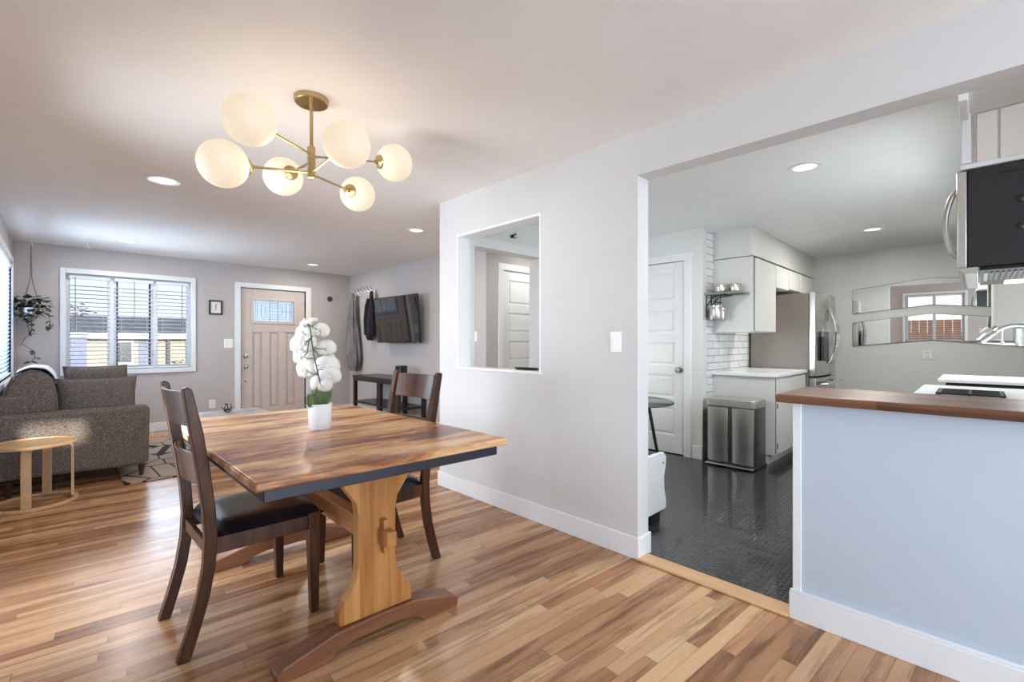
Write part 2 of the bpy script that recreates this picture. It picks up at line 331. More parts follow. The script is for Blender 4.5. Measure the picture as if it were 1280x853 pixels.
# ------------------------------------------------------------------ mesh helpers
class MB:
    def __init__(s, o=(0, 0, 0)):
        s.bm = bmesh.new(); s.o = Vector(o)
    def v(s, p): return s.bm.verts.new(Vector(p) - s.o)
    def hexa(s, c):
        v = [s.v(p) for p in c]
        for f in ((0, 1, 2, 3), (4, 5, 6, 7), (0, 1, 5, 4), (1, 2, 6, 5), (2, 3, 7, 6), (3, 0, 4, 7)): s.bm.faces.new([v[i] for i in f])
        return s
    def box(s, x0, x1, y0, y1, z0, z1):
        return s.hexa([(x0, y0, z0), (x1, y0, z0), (x1, y1, z0), (x0, y1, z0), (x0, y0, z1), (x1, y0, z1), (x1, y1, z1), (x0, y1, z1)])
    def obox(s, c, size, mat=None):
        c = Vector(c); h = [x / 2 for x in size]; M = mat or Matrix.Identity(3)
        pts = [(-1, -1, -1), (1, -1, -1), (1, 1, -1), (-1, 1, -1), (-1, -1, 1), (1, -1, 1), (1, 1, 1), (-1, 1, 1)]
        return s.hexa([c + M @ Vector((a * h[0], b * h[1], d * h[2])) for a, b, d in pts])
    def prism(s, poly, axis, a0, a1):
        def p3(p, a):
            return {'x': (a, p[0], p[1]), 'y': (p[0], a, p[1]), 'z': (p[0], p[1], a)}[axis]
        A = [s.v(p3(p, a0)) for p in poly]; B = [s.v(p3(p, a1)) for p in poly]; n = len(poly)
        s.bm.faces.new(A); s.bm.faces.new(B[::-1])
        for i in range(n): s.bm.faces.new([A[i], B[i], B[(i + 1) % n], A[(i + 1) % n]])
        return s
    def tube(s, pts, r, n=10, cap=True, flat=None):
        pts = [Vector(p) for p in pts]; rs = r if isinstance(r, (list, tuple)) else [r] * len(pts)
        t0 = (pts[1] - pts[0]).normalized(); up = Vector((0, 0, 1)) if abs(t0.z) < .9 else Vector((1, 0, 0))
        prev = (up - t0 * up.dot(t0)).normalized(); rings = []
        for i, p in enumerate(pts):
            t = (pts[min(i + 1, len(pts) - 1)] - pts[max(i - 1, 0)]).normalized()
            prev = (prev - t * prev.dot(t)).normalized(); b = t.cross(prev)
            k = flat or 1.0
            rings.append([s.v(p + (prev * math.cos(2 * PI * j / n) + b * math.sin(2 * PI * j / n) * k) * rs[i]) for j in range(n)])
        for A, B in zip(rings, rings[1:]):
            for j in range(n): s.bm.faces.new([A[j], A[(j + 1) % n], B[(j + 1) % n], B[j]])
        if cap: s.bm.faces.new(rings[0][::-1]); s.bm.faces.new(rings[-1])
        return s
    def cyl(s, p, q, r0, r1=None, n=20): return s.tube([p, q], [r0, r0 if r1 is None else r1], n)
    def ring(s, c, R, sect, n=48, a0=0, a1=2 * PI):
        """closed ring about z: sect = [(dr, dz)...] polygon"""
        c = Vector(c); full = abs(a1 - a0 - 2 * PI) < 1e-6; m = n if full else n + 1; rows = []
        for i in range(m):
            a = a0 + (a1 - a0) * i / n
            rows.append([s.v(c + Vector(((R + dr) * math.cos(a), (R + dr) * math.sin(a), dz))) for dr, dz in sect])
        k = len(sect)
        for i in range(n):
            A, B = rows[i], rows[(i + 1) % m]
            for j in range(k): s.bm.faces.new([A[j], A[(j + 1) % k], B[(j + 1) % k], B[j]])
        return s
    def lathe(s, prof, c=(0, 0, 0), n=32, M=None):
        c = Vector(c); M = M or Matrix.Identity(3); rows = []
        for r, z in prof:
            if r < 1e-6: rows.append([s.v(c + M @ Vector((0, 0, z)))])
            else: rows.append([s.v(c + M @ Vector((r * math.cos(2 * PI * j / n), r * math.sin(2 * PI * j / n), z))) for j in range(n)])
        for A, B in zip(rows, rows[1:]):
            for j in range(n):
                a, b2, cc, d = A[j % len(A)], A[(j + 1) % len(A)], B[(j + 1) % len(B)], B[j % len(B)]
                f = []
                for q in (a, b2, cc, d):
                    if q not in f: f.append(q)
                if len(f) > 2: s.bm.faces.new(f)
        return s
    def sphere(s, c, r, n=28, m=16, sc_=(1, 1, 1)):
        pr = [(math.sin(PI * i / m), -math.cos(PI * i / m)) for i in range(m + 1)]
        return s.lathe([(r * a, r * b) for a, b in pr], c, n, Matrix.Diagonal(sc_))
    def grid(s, fn, nu, nv):
        g = [[s.v(fn(i / nu, j / nv)) for j in range(nv + 1)] for i in range(nu + 1)]
        for i in range(nu):
            for j in range(nv): s.bm.faces.new([g[i][j], g[i + 1][j], g[i + 1][j + 1], g[i][j + 1]])
        return s
    def build(s, name, mat, parent=None, bevel=0, smooth=True, ang=35, seg=2, solid=0, sub=0, label=None):
        bmesh.ops.recalc_face_normals(s.bm, faces=s.bm.faces[:])
        me = bpy.data.meshes.new(name); s.bm.to_mesh(me); s.bm.free()
        o = bpy.data.objects.new(name, me); COL.objects.link(o)
        me.materials.append(MATS[mat])
        if smooth:
            me.polygons.foreach_set('use_smooth', [True] * len(me.polygons)); me.set_sharp_from_angle(angle=math.radians(ang))
        if solid:
            d = o.modifiers.new('thick', 'SOLIDIFY'); d.thickness = solid; d.offset = 0
        if bevel:
            d = o.modifiers.new('edge', 'BEVEL'); d.width = bevel; d.segments = seg; d.limit_method = 'ANGLE'; d.angle_limit = math.radians(40); d.harden_normals = False
        if sub:
            d = o.modifiers.new('sub', 'SUBSURF'); d.levels = sub; d.render_levels = sub
        if parent is not None: o.parent = parent
        else: o.location = s.o
        if label: o['label'] = label
        return o
def thing(name, label, cat, loc=(0, 0, 0), rz=0, group=None):
    o = bpy.data.objects.new(name, None); COL.objects.link(o); o.location = loc; o.rotation_euler = (0, 0, rz)
    o.empty_display_size = .1; o['label'] = label; o['category'] = cat
    if group: o['group'] = group
    return o
def tag(o, label, cat, group=None, kind=None):
    o['label'] = label; o['category'] = cat
    if group: o['group'] = group
    if kind: o['kind'] = kind
    return o
def struct(o, label=None, cat=None):
    o['kind'] = 'structure'
    if label: o['label'] = label
    if cat: o['category'] = cat
    return o
def copy_tree(o, parent=None):
    c = o.copy(); COL.objects.link(c); c.parent = parent
    for ch in list(o.children): copy_tree(ch, c)
    return c
def wall(name, axis, c0, c1, a0, a1, holes, mat, z0=0, z1=2.44, label=None):
    """axis 'x': the wall's faces are at x=c0,c1 and it runs along y from a0 to a1; holes = (a0,a1,z0,z1)"""
    ca = sorted({a0, a1, *[h[0] for h in holes], *[h[1] for h in holes]}); mb = MB()
    for p, q in zip(ca, ca[1:]):
        hs = sorted([(h[2], h[3]) for h in holes if h[0] < (p + q) / 2 < h[1]]); z = z0
        for h0, h1 in hs + [(z1, z1)]:
            if h0 > z + 1e-6:
                mb.box(c0, c1, p, q, z, h0) if axis == 'x' else mb.box(p, q, c0, c1, z, h0)
            z = max(z, h1)
    return struct(mb.build(name, mat, smooth=False), label or 'painted wall of the room', 'wall')

# ------------------------------------------------------------------ the setting
XP0, XP1 = 2.35, 2.47        # partition between dining room and kitchen
XL = -0.39; YF = 8.0; XT = 3.755; YB = -4.0; XK = 7.65; YT = 2.04; XPAN = 4.82; YS = -0.45; CH = 2.44
struct(MB().box(XL - .2, 6.2, YB - .2, YF + .2, -.1, 0).build('floor', 'oak_strip_floor', smooth=False), 'oak strip floor of narrow mixed tone boards', 'floor')
struct(MB((2.42, 0, 0)).box(2.42, XK + .1, YS - .1, 3.2, -.02, .004).build('floor_kitchen', 'black_coin_floor', smooth=False), 'shiny black kitchen floor with raised round studs', 'floor')
struct(MB().box(XL - .2, XP1, YB - .2, YF + .2, CH, CH + .1).box(XP1, XT + .2, 3.22, YF + .2, CH, CH + .1).box(XT, 6.2, 3.22, 4.4, CH, CH + .1).build('ceiling', 'ceiling_paint', smooth=False), 'smooth pale ceiling over dining and living room', 'ceiling')
struct(MB().box(XP1, XK + .1, YS - .1, 3.22, CH, CH + .1).build('ceiling_kitchen', 'kitchen_ceiling_paint', smooth=False), 'white kitchen ceiling', 'ceiling')
wall('wall_partition', 'x', XP0, XP1, 1.367, 3.28, [(2.106, 3.029, 1.03, 2.115)], 'wall_paint_greige', label='painted partition wall with pass-through opening')
wall('wall_header', 'x', XP0, XP1, YS, 1.367, [], 'wall_paint_greige', 2.19, label='wall strip above the wide kitchen opening')
# pale reveals of the openings
mb = MB()
mb.box(XP0 - .006, XP1 + .006, 3.019, 3.031, 1.02, 2.107).box(XP0 - .006, XP1 + .006, 2.104, 2.116, 1.02, 2.107).box(XP0 - .006, XP1 + .006, 2.104, 3.031, 2.107, 2.125)
struct(mb.build('trim_1', 'white_trim_paint', smooth=False), 'thin white lining of the pass-through opening', 'trim')
struct(MB().box(XP0 - .012, XP1 + .02, 2.10, 3.036, 1.016, 1.036).build('trim_2', 'white_gloss', bevel=.003), 'white sill board of the pass-through opening', 'trim')
wall('wall_far', 'y', YF, YF + .16, XL - .16, XT + .16, [(.05, 1.37, .865, 2.12), (1.995, 2.975, 0, 2.09)], 'living_wall_paint', label='far living room wall with front window and entry door')
wall('wall_left', 'x', XL - .16, XL, YB, YF, [(5.95, 7.72, .86, 2.14), (1.9, 4.0, .8, 1.7), (-3.0, -1.0, .8, 1.9), (.25, 1.35, .85, 2.05)], 'living_wall_paint', label='left outer wall with blinds covered window')
wall('wall_television', 'x', XT, XT + .14, 4.27, YF, [], 'living_wall_paint', label='living room side wall behind the television')
wall('wall_hall', 'y', 4.27, 4.41, XT + .14, 6.0, [(4.03, 4.83, 0, 2.17)], 'living_wall_paint', label='hallway wall seen through the pass-through')
wall('wall_hall_end', 'x', 6.0, 6.14, 3.28, 4.41, [], 'living_wall_paint')
wall('wall_pantry_end', 'x', 5.9, 6.0, YT + .1, 3.18, [], 'kitchen_paint')
wall('wall_kitchen_end', 'y', 3.18, 3.28, XP1, 6.0, [(2.62, 3.52, 0, 2.12)], 'kitchen_paint', label='kitchen end wall above the cased hallway opening')
wall('wall_pantry', 'x', XPAN, XPAN + .10, YT, 3.18, [(2.235, 3.03, 0, 2.13)], 'kitchen_paint', label='white pantry wall beside the tiles')
wall('wall_tile', 'y', YT, YT + .1, XPAN + .10, XK, [], 'subway_tile', label='white subway tile kitchen wall with dark grout')
wall('wall_mirror', 'x', XK, XK + .12, YS - .12, YT + .1, [], 'kitchen_paint', label='kitchen wall holding the mirror strips')
wall('wall_sink', 'y', YS - .12, YS, XP0, XK, [(3.6, 4.8, 1.2, 1.95)], 'kitchen_paint', label='kitchen wall behind the range and sink')
wall('wall_return', 'x', XP0, XP0 + .12, YB, YS - .12, [], 'wall_paint_greige')
wall('wall_back', 'y', YB - .14, YB, XL - .16, XP0 + .12, [(-.05, 2.1, .02, 1.9), (-.24, .19, 1.94, 2.18)], 'wall_paint_greige', label='dining room wall behind the camera')
struct(MB().box(XPAN + .1, XK, YT + .1, 3.18, 2.36, 2.44).build('ceiling_pantry', 'kitchen_ceiling_paint'), 'pantry ceiling', 'ceiling')
# soffits
struct(MB().box(5.10, XK, 1.645, YT, 2.155, CH).box(5.085, XK, 1.63, YT, 2.135, 2.157).build('trim_3', 'white_cabinet_paint', bevel=.003), 'white boxed soffit above the wall cabinets', 'soffit')
struct(MB().box(XP1, XK, YS, .04, 2.19, CH).build('trim_4', 'kitchen_paint', smooth=False), 'boxed soffit above the microwave cabinet', 'soffit')
struct(MB().box(2.47, 2.735, .030, .058, 2.165, 2.20).box(2.700, 2.735, .024, .052, 1.985, 2.20).build('trim_5', 'white_trim_paint', bevel=.003), 'white corner trim strip above the microwave', 'trim')
# baseboards
def bb(name, *boxes):
    mb = MB()
    for bx in boxes: mb.box(*bx)
    return struct(mb.build(name, 'white_trim_paint', bevel=.004), 'white painted baseboard', 'baseboard')
bb('baseboard_partition', (XP0 - .014, XP0, 1.353, 3.294, 0, .125), (XP0, XP1 + .012, 1.353, 1.367, 0, .125), (XP0, XP1 + .012, 3.28, 3.294, 0, .125))
bb('baseboard_far', (XL, 1.92, YF - .014, YF, 0, .125), (3.065, XT, YF - .014, YF, 0, .125))
bb('baseboard_television', (XT - .014, XT, 4.27, YF - .014, 0, .125))
bb('baseboard_left', (XL, XL + .014, YB, YF - .014, 0, .125))
bb('baseboard_pantry', (XPAN - .014, XPAN, YT, 2.15, 0, .14))
bb('baseboard_mirror', (XK - .014, XK, .7, YT, 0, .12))
struct(MB((2.38, 0, 0)).box(2.325, 2.435, .60, 1.37, .0, .014).build('trim_6', 'threshold_oak', bevel=.005), 'pale oak threshold strip between the two floors', 'threshold')
# cased hall opening
mb = MB().box(3.50, 3.60, 3.155, 3.30, 0, 2.10).box(2.55, 2.64, 3.155, 3.30, 0, 2.10).box(2.55, 3.60, 3.155, 3.30, 2.10, 2.19)
struct(mb.build('trim_7', 'white_trim_paint', bevel=.003), 'white casing of the hallway opening', 'trim')

# panel doors (five horizontal panels)
def panel_door(name, axis, face, a0, a1, z1, label, knob_a, mat='white_trim_paint', casing=True, rows=5):
    """door leaf whose visible face looks to -axis; a = coordinate along the wall"""
    root = bpy.data.objects.new(name, None); COL.objects.link(root); struct(root, label, 'door')
    def bx(mb, f0, f1, p, q, z0, z1_): return mb.box(f0, f1, p, q, z0, z1_) if axis == 'x' else mb.box(p, q, f0, f1, z0, z1_)
    mb = MB(); bx(mb, face + .028, face + .045, a0, a1, .012, z1)
    st = .115; bx(mb, face + .012, face + .03, a0, a0 + st, .012, z1); bx(mb, face + .012, face + .03, a1 - st, a1, .012, z1)
    zs = [.012 + .2 + i * (z1 - .33) / rows for i in range(rows + 1)]
    bx(mb, face + .012, face + .03, a0 + st, a1 - st, .012, zs[0]); bx(mb, face + .012, face + .03, a0 + st, a1 - st, zs[-1] , z1)
    for z in zs[1:-1]: bx(mb, face + .012, face + .03, a0 + st, a1 - st, z - .055, z + .055)
    mb.build('door_leaf', mat, root, bevel=.003)
    for i in range(rows):
        lo = zs[i] + (.055 if i else 0) + .028; hi = zs[i + 1] - (.055 if i < rows - 1 else 0) - .028
        mp = MB(); bx(mp, face + .017, face + .03, a0 + st + .028, a1 - st - .028, lo, hi); mp.build('door_panel', mat, root, bevel=.008)
    if casing:
        mc = MB(); cw = .085
        bx(mc, face - .018, face + .01, a0 - cw, a0 - .004, 0, z1 + .004); bx(mc, face - .018, face + .01, a1 + .004, a1 + cw, 0, z1 + .004); bx(mc, face - .018, face + .01, a0 - cw, a1 + cw, z1 + .004, z1 + cw)
        mc.build('door_casing', mat, root, bevel=.004)
    if knob_a is not None:
        M = Matrix.Rotation(-PI / 2, 3, 'Y') if axis == 'x' else Matrix.Rotation(PI / 2, 3, 'X')
        c = (face + .012, knob_a, .935) if axis == 'x' else (knob_a, face + .012, .935)
        MB().lathe([(0, 0), (.034, 0), (.034, .006), (.012, .01), (.011, .03), (.028, .038), (.031, .052), (.024, .066), (0, .07)], c, 24, M).build('door_knob', 'brushed_nickel', root, label='round nickel door knob')
    return root
panel_door('door_2', 'x', XPAN, 2.243, 3.022, 2.118, 'white five panel pantry door with nickel knob', 2.30)
panel_door('door_3', 'y', 4.27, 4.043, 4.82, 2.16, 'white five panel hallway door seen through the pass-through', None)

# front door
def front_door():
    root = bpy.data.objects.new('door_1', None); COL.objects.link(root); struct(root, 'beige front entry door with leaded glass lite and three tall panels', 'door')
    x0, x1, z1, f = 2.008, 2.962, 2.075, YF + .02
    gx0, gx1, gz0, gz1 = 2.16, 2.81, 1.55, 1.925
    mb = MB()
    for a, b, c, d in ((x0, gx0, .015, z1), (gx1, x1, .015, z1), (gx0, gx1, gz1, z1), (gx0, gx1, 1.40, gz0)): mb.box(a, b, f, f + .045, c, d)
    mb.box(gx0, gx1, f + .02, f + .045, .015, 1.40)
    mb.box(gx0, gx1, f, f + .02, .015, .19)
    w_ = (gx1 - gx0)
    ps = [(gx0 + .005, gx0 + .145), (gx0 + .255, gx0 + .395), (gx0 + .505, gx0 + .645)]
    edges = [gx0] + [v for p in ps for v in p] + [gx1]
    for a, b in ((edges[0], edges[1]), (edges[2], edges[3]), (edges[4], edges[5]), (edges[6], edges[7])):
        if b - a > .003: mb.box(a, b, f, f + .02, .19, 1.40)
    mb.build('door_slab', 'front_door_paint', root, bevel=.003)
    for a, b in ps:
        MB().box(a + .028, b - .028, f + .006, f + .021, .225, 1.365).build('door_panel', 'front_door_paint', root, bevel=.007)
    m2 = MB()
    for a, b, c, d in ((gx0 - .02, gx0 + .022, gz0 - .02, gz1 + .02), (gx1 - .022, gx1 + .02, gz0 - .02, gz1 + .02), (gx0 + .022, gx1 - .022, gz1 - .022, gz1 + .02), (gx0 + .022, gx1 - .022, gz0 - .02, gz0 + .022)):
        m2.box(a, b, f - .012, f + .05, c, d)
    m2.build('glass_frame', 'front_door_paint', root, bevel=.004)
    g = MB().box(gx0 + .02, gx1 - .02, f + .018, f + .024, gz0 + .02, gz1 - .02).build('door_glass', 'leaded_glass', root, label='frosted leaded glass lite')
    l = MB(); a0, a1, c0, c1 = gx0 + .022, gx1 - .022, gz0 + .022, gz1 - .022; t = .0035; y0, y1 = f + .012, f + .018
    def rect(p, q, r, s_):
        l.box(p, q, y0, y1, r - t, r + t); l.box(p, q, y0, y1, s_ - t, s_ + t); l.box(p - t, p + t, y0, y1, r, s_); l.box(q - t, q + t, y0, y1, r, s_)
    for k in (.05, .10, .15): rect(a0 + k * 1.15, a1 - k * 1.15, c0 + k * .72, c1 - k * .72)
    for x in (a0 + .03, a1 - .03, (a0 + a1) / 2 - .06, (a0 + a1) / 2 + .06): l.box(x - t, x + t, y0, y1, c0, c1)
    l.box(a0, a1, y0, y1, (c0 + c1) / 2 - t, (c0 + c1) / 2 + t)
    l.build('glass_leading', 'brushed_nickel', g)
    c = MB()
    c.box(1.915, 1.995, YF - .018, YF + .05, 0, 2.165).box(2.975, 3.06, YF - .018, YF + .05, 0, 2.165).box(1.995, 2.975, YF - .018, YF + .05, 2.09, 2.165)
    c.build('door_casing', 'white_trim_paint', root, bevel=.004)
    M = Matrix.Rotation(PI / 2, 3, 'X')
    MB().lathe([(0, 0), (.032, 0), (.032, .01), (.022, .016), (.02, .024), (0, .026)], (2.068, f, 1.02), 24, M).build('deadbolt', 'brushed_nickel', root, label='round deadbolt above the knob')
    MB().lathe([(0, 0), (.034, 0), (.034, .006), (.012, .01), (.011, .03), (.028, .038), (.031, .05), (.024, .064), (0, .068)], (2.068, f, .862), 24, M).build('door_knob', 'brushed_nickel', root, label='nickel door knob')
    MB().lathe([(0, 0), (.013, 0), (.013, .01), (0, .016)], (2.068, f, .628), 16, M).build('door_latch', 'stainless_dark', root)
    for z in (1.86, 1.05, .25): MB().cyl((2.968, f - .006, z - .06), (2.968, f - .006, z + .06), .009, n=10).build('door_hinge', 'black_metal', root, label='dark door hinge')
front_door()

# front window
def front_window():
    root = bpy.data.objects.new('window_1', None); COL.objects.link(root); struct(root, 'wide front window with three sashes and white frame', 'window')
    mb = MB()
    for b in ((.005, .058, YF - .02, YF + .05, .815, 2.17), (1.362, 1.415, YF - .02, YF + .05, .815, 2.17), (.058, 1.362, YF - .02, YF + .05, 2.105, 2.17), (.058, 1.362, YF - .03, YF + .05, .815, .875)): mb.box(*b)
    mb.build('window_casing', 'white_trim_paint', root, bevel=.004)
    fr = MB(); y0, y1 = YF + .085, YF + .135
    for b in ((.05, .10, y0, y1, .87, 2.12), (1.32, 1.37, y0, y1, .87, 2.12), (.10, 1.32, y0, y1, 2.05, 2.12), (.10, 1.32, y0, y1, .87, .925), (.455, .545, y0, y1, .925, 2.05), (.905, .985, y0, y1, .925, 2.05)): fr.box(*b)
    fr.build('window_frame', 'white_trim_paint', root, bevel=.003)
    for x in (.553, .897): MB().box(x - .008, x + .008, y0 - .004, y1, .925, 2.05).build('window_gasket', 'dark_gasket', root, label='dark vertical gasket')
    for a, b in ((.10, .455), (.561, .889), (.985, 1.32)): MB().box(a, b, YF + .108, YF + .112, .925, 2.05).build('window_pane', 'window_glass', root)
front_window()
def side_window(name, y0, y1, z0, z1, label, x=XL):
    root = bpy.data.objects.new(name, None); COL.objects.link(root); struct(root, label, 'window')
    mb = MB()
    for b in ((x - .04, x + .018, y0 - .05, y0, z0 - .05, z1 + .06), (x - .04, x + .018, y1, y1 + .05, z0 - .05, z1 + .06), (x - .04, x + .018, y0, y1, z1, z1 + .06), (x - .04, x + .03, y0, y1, z0 - .05, z0)): mb.box(*b)
    mb.build('window_casing', 'white_trim_paint', root, bevel=.004)
    fr = MB(); ym = (y0 + y1) / 2
    for b in ((x - .14, x - .10, y0, y0 + .05, z0, z1), (x - .14, x - .10, y1 - .05, y1, z0, z1), (x - .14, x - .10, y0, y1, z1 - .05, z1), (x - .14, x - .10, y0, y1, z0, z0 + .05), (x - .14, x - .10, ym - .03, ym + .03, z0, z1)): fr.box(*b)
    fr.build('window_frame', 'white_trim_paint', root, bevel=.003)
    for a, b in ((y0 + .05, ym - .03), (ym + .03, y1 - .05)): MB().box(x - .122, x - .118, a, b, z0 + .05, z1 - .05).build('window_pane', 'window_glass', root)
side_window('window_2', 5.95, 7.72, .86, 2.14, 'left living room window behind closed white blinds')
side_window('window_3', .25, 1.35, .85, 2.05, 'dining room window with open blinds')
side_window('unseen_window_7', 1.9, 4.0, .8, 1.7, 'unseen window added beside the table for the dining fill light')  # made up, out of view, as the source of the dining fill
side_window('unseen_window_8', -3.0, -1.0, .8, 1.9, 'unseen window added on the left wall behind the camera for fill light')  # made up, out of view, as the source of the left rear fill

# blinds
def blind_x(x0, x1, y, z0, z1, label, pitch=.052, tilt=-0.2):
    t = thing('window_blind', label, 'window blind', ((x0 + x1) / 2, y, z0), 0, 'front window blinds'); o = t.location
    mb = MB(o); n = int((z1 - z0 - .03) / pitch)
    for i in range(n):
        z = z0 + .03 + i * pitch; h = .024 * math.sin(tilt); d = .024 * math.cos(tilt)
        mb.hexa([(x0, y - d, z - h), (x1, y - d, z - h), (x1, y + d, z + h), (x0, y + d, z + h), (x0, y - d, z - h + .003), (x1, y - d, z - h + .003), (x1, y + d, z + h + .003), (x0, y + d, z + h + .003)])
    mb.build('slats', 'blind_slat', t, smooth=False)
    MB(o).box(x0, x1, y - .022, y + .022, z0, z0 + .018).build('bottom_rail', 'blind_slat', t, bevel=.004)
    MB(o).box(x0, x1, y - .025, y + .025, z1 - .012, z1 + .03).build('headrail', 'blind_slat', t, bevel=.003)
    c = MB(o)
    for xx in (x0 + .07, x1 - .07): c.cyl((xx, y - .026, z0 + .01), (xx, y - .026, z1), .0015, n=6)
    c.build('ladder_cord', 'blind_slat', t)
    xm = x0 + .06 if x0 < .3 else ((x0 + x1) / 2 if x0 < .8 else x1 - .08)
    MB(o).cyl((xm, y - .034, z1 - .62), (xm, y - .034, z1), .0045, n=8).build('tilt_wand', 'shelf_wood_grey', t, label='thin grey tilt wand')
blind_x(.085, .480, YF + .05, .885, 2.055, 'white slatted blind on the sash nearest the hanging plant')
blind_x(.520, .930, YF + .05, .885, 2.055, 'white slatted blind on the middle sash of the front window')
blind_x(.960, 1.335, YF + .05, .885, 2.055, 'white slatted blind on the sash nearest the framed picture')
def blind_y(y0, y1, x, z0, z1, label, tilt, pitch=.046, mat='blind_slat'):
    t = thing('window_blind', label, 'window blind', (x, (y0 + y1) / 2, z0)); o = t.location; mb = MB(o); n = int((z1 - z0 - .03) / pitch)
    for i in range(n):
        z = z0 + .035 + i * pitch; h = .0245 * math.sin(tilt); d = .0245 * math.cos(tilt)
        mb.hexa([(x - d, y0, z - h), (x + d, y0, z + h), (x + d, y1, z + h), (x - d, y1, z - h), (x - d, y0, z - h + .003), (x + d, y0, z + h + .003), (x + d, y1, z + h + .003), (x - d, y1, z - h + .003)])
    mb.build('slats', mat, t, smooth=False)
    MB(o).box(x - .022, x + .022, y0, y1, z0, z0 + .018).build('bottom_rail', 'blind_slat', t, bevel=.004)
    MB(o).box(x - .025, x + .025, y0, y1, z1 - .012, z1 + .03).build('headrail', 'blind_slat', t, bevel=.003)
blind_y(5.96, 7.71, XL - .018, .88, 2.10, 'closed white slatted blind on the left side window', 1.1, .042, 'translucent_slat')
blind_y(.27, 1.33, XL - .045, .87, 2.01, 'open white slatted blind on the dining window', -.05, .055)
# glazing for the made-up back window and patio door
def back_glazing(name, x0, x1, z0, z1, label):
    root = bpy.data.objects.new(name, None); COL.objects.link(root); struct(root, label, 'window'); y = YB - .08
    fr = MB()
    for b in ((x0, x0 + .03, z0, z1), (x1 - .03, x1, z0, z1), (x0 + .03, x1 - .03, z1 - .03, z1), (x0 + .03, x1 - .03, z0, z0 + .03)): fr.box(b[0], b[1], y - .02, y + .02, b[2], b[3])
    fr.build('window_frame', 'white_trim_paint', root); MB().box(x0 + .03, x1 - .03, y - .003, y + .003, z0 + .03, z1 - .03).build('window_pane', 'window_glass', root)
back_glazing('unseen_window_4', -.24, .19, 1.94, 2.18, 'unseen small high window shaped to throw the sofa sun patch')  # unseen opening, sized to shape the sun patch on the sofa
back_glazing('added_patio_door', -.05, 2.1, .02, 1.9, 'unseen glazed door added behind the camera for the rear fill light')  # made-up door that gives the rear fill lamp a source
tag(MB((1.0, YB + .02, 1.06)).box(-.08, 2.13, YB + .006, YB + .012, .005, 1.92).build('sun_blocker', 'blind_slat'), 'unseen white sheet added behind the camera to block the sun', 'sun blocker')  # added sheet, out of view, keeps the low sun out of this opening
root = bpy.data.objects.new('unseen_window_6', None); COL.objects.link(root); struct(root, 'unseen window added above the sink to light the kitchen', 'window')  # added out of view so the kitchen fill has a source
fr = MB()
for b in ((3.6, 3.65, 1.2, 1.95), (4.75, 4.8, 1.2, 1.95), (3.65, 4.75, 1.9, 1.95), (3.65, 4.75, 1.2, 1.25)): fr.box(b[0], b[1], YS - .09, YS - .05, b[2], b[3])
fr.build('window_frame', 'white_trim_paint', root); MB().box(3.65, 4.75, YS - .073, YS - .067, 1.25, 1.9).build('window_pane', 'window_glass', root)

# ------------------------------------------------------------------ outdoors
struct(MB().box(-60, 60, YF + .3, 90, -1.0, -.9).box(-60, XL - .4, -30, YF + .3, -1.0, -.9).box(-60, 60, -40, YB - .5, -1.0, -.9).build('ground', 'lawn', smooth=False), 'dry winter lawn outside', 'ground')
def house():
    t = thing('house', 'cream sided single storey house with grey shingle roof across the street', 'house', (4.5, 28, -.9)); o = t.location
    w_ = MB(o)
    for i in range(12): w_.hexa([(.75, 26, -.9 + i * .2), (9.5, 26, -.9 + i * .2), (9.5, 30, -.9 + i * .2), (.75, 30, -.9 + i * .2), (.75, 26.03, -.7 + i * .2), (9.5, 26.03, -.7 + i * .2), (9.5, 30, -.7 + i * .2), (.75, 30, -.7 + i * .2)])
    w_.build('wall', 'siding_cream', t, smooth=False)
    MB(o).prism([(25.4, 1.52), (25.4, 1.6), (28, 2.42), (30.6, 1.6), (30.6, 1.52)], 'x', .35, 10).build('roof', 'roof_shingle', t, smooth=False)
    MB(o).box(.35, 10, 25.34, 25.4, 1.40, 1.62).build('fascia', 'white_trim_paint', t)
    for a, b in ((1.75, 2.25), (5.2, 6.0)):
        f = MB(o).box(a - .06, b + .06, 25.93, 26, .3, 1.3).build('window', 'white_trim_paint', t); MB(o).box(a, b, 25.91, 25.94, .36, 1.24).build('pane', 'window_dark', f)
    MB(o).box(2.5, 3.05, 25.92, 26, -.8, 1.28).build('door', 'lavender_paint', t, label='pale lavender door')
    for x in (3.5, 4.25): MB(o).box(x - .05, x + .05, 25.45, 25.55, -.9, 1.42).build('porch_post', 'window_dark', t)
house()
t = thing('shed', 'pale lavender shed beside the neighbouring house', 'shed', (.45, 22, -.9)); o = t.location
MB(o).box(.24, .66, 21, 22.5, -.9, 1.40).build('wall', 'lavender_paint', t); MB(o).prism([(20.9, 1.40), (20.9, 1.45), (21.75, 1.58), (22.6, 1.45), (22.6, 1.40)], 'x', .18, .72).build('roof', 'white_trim_paint', t, smooth=False)
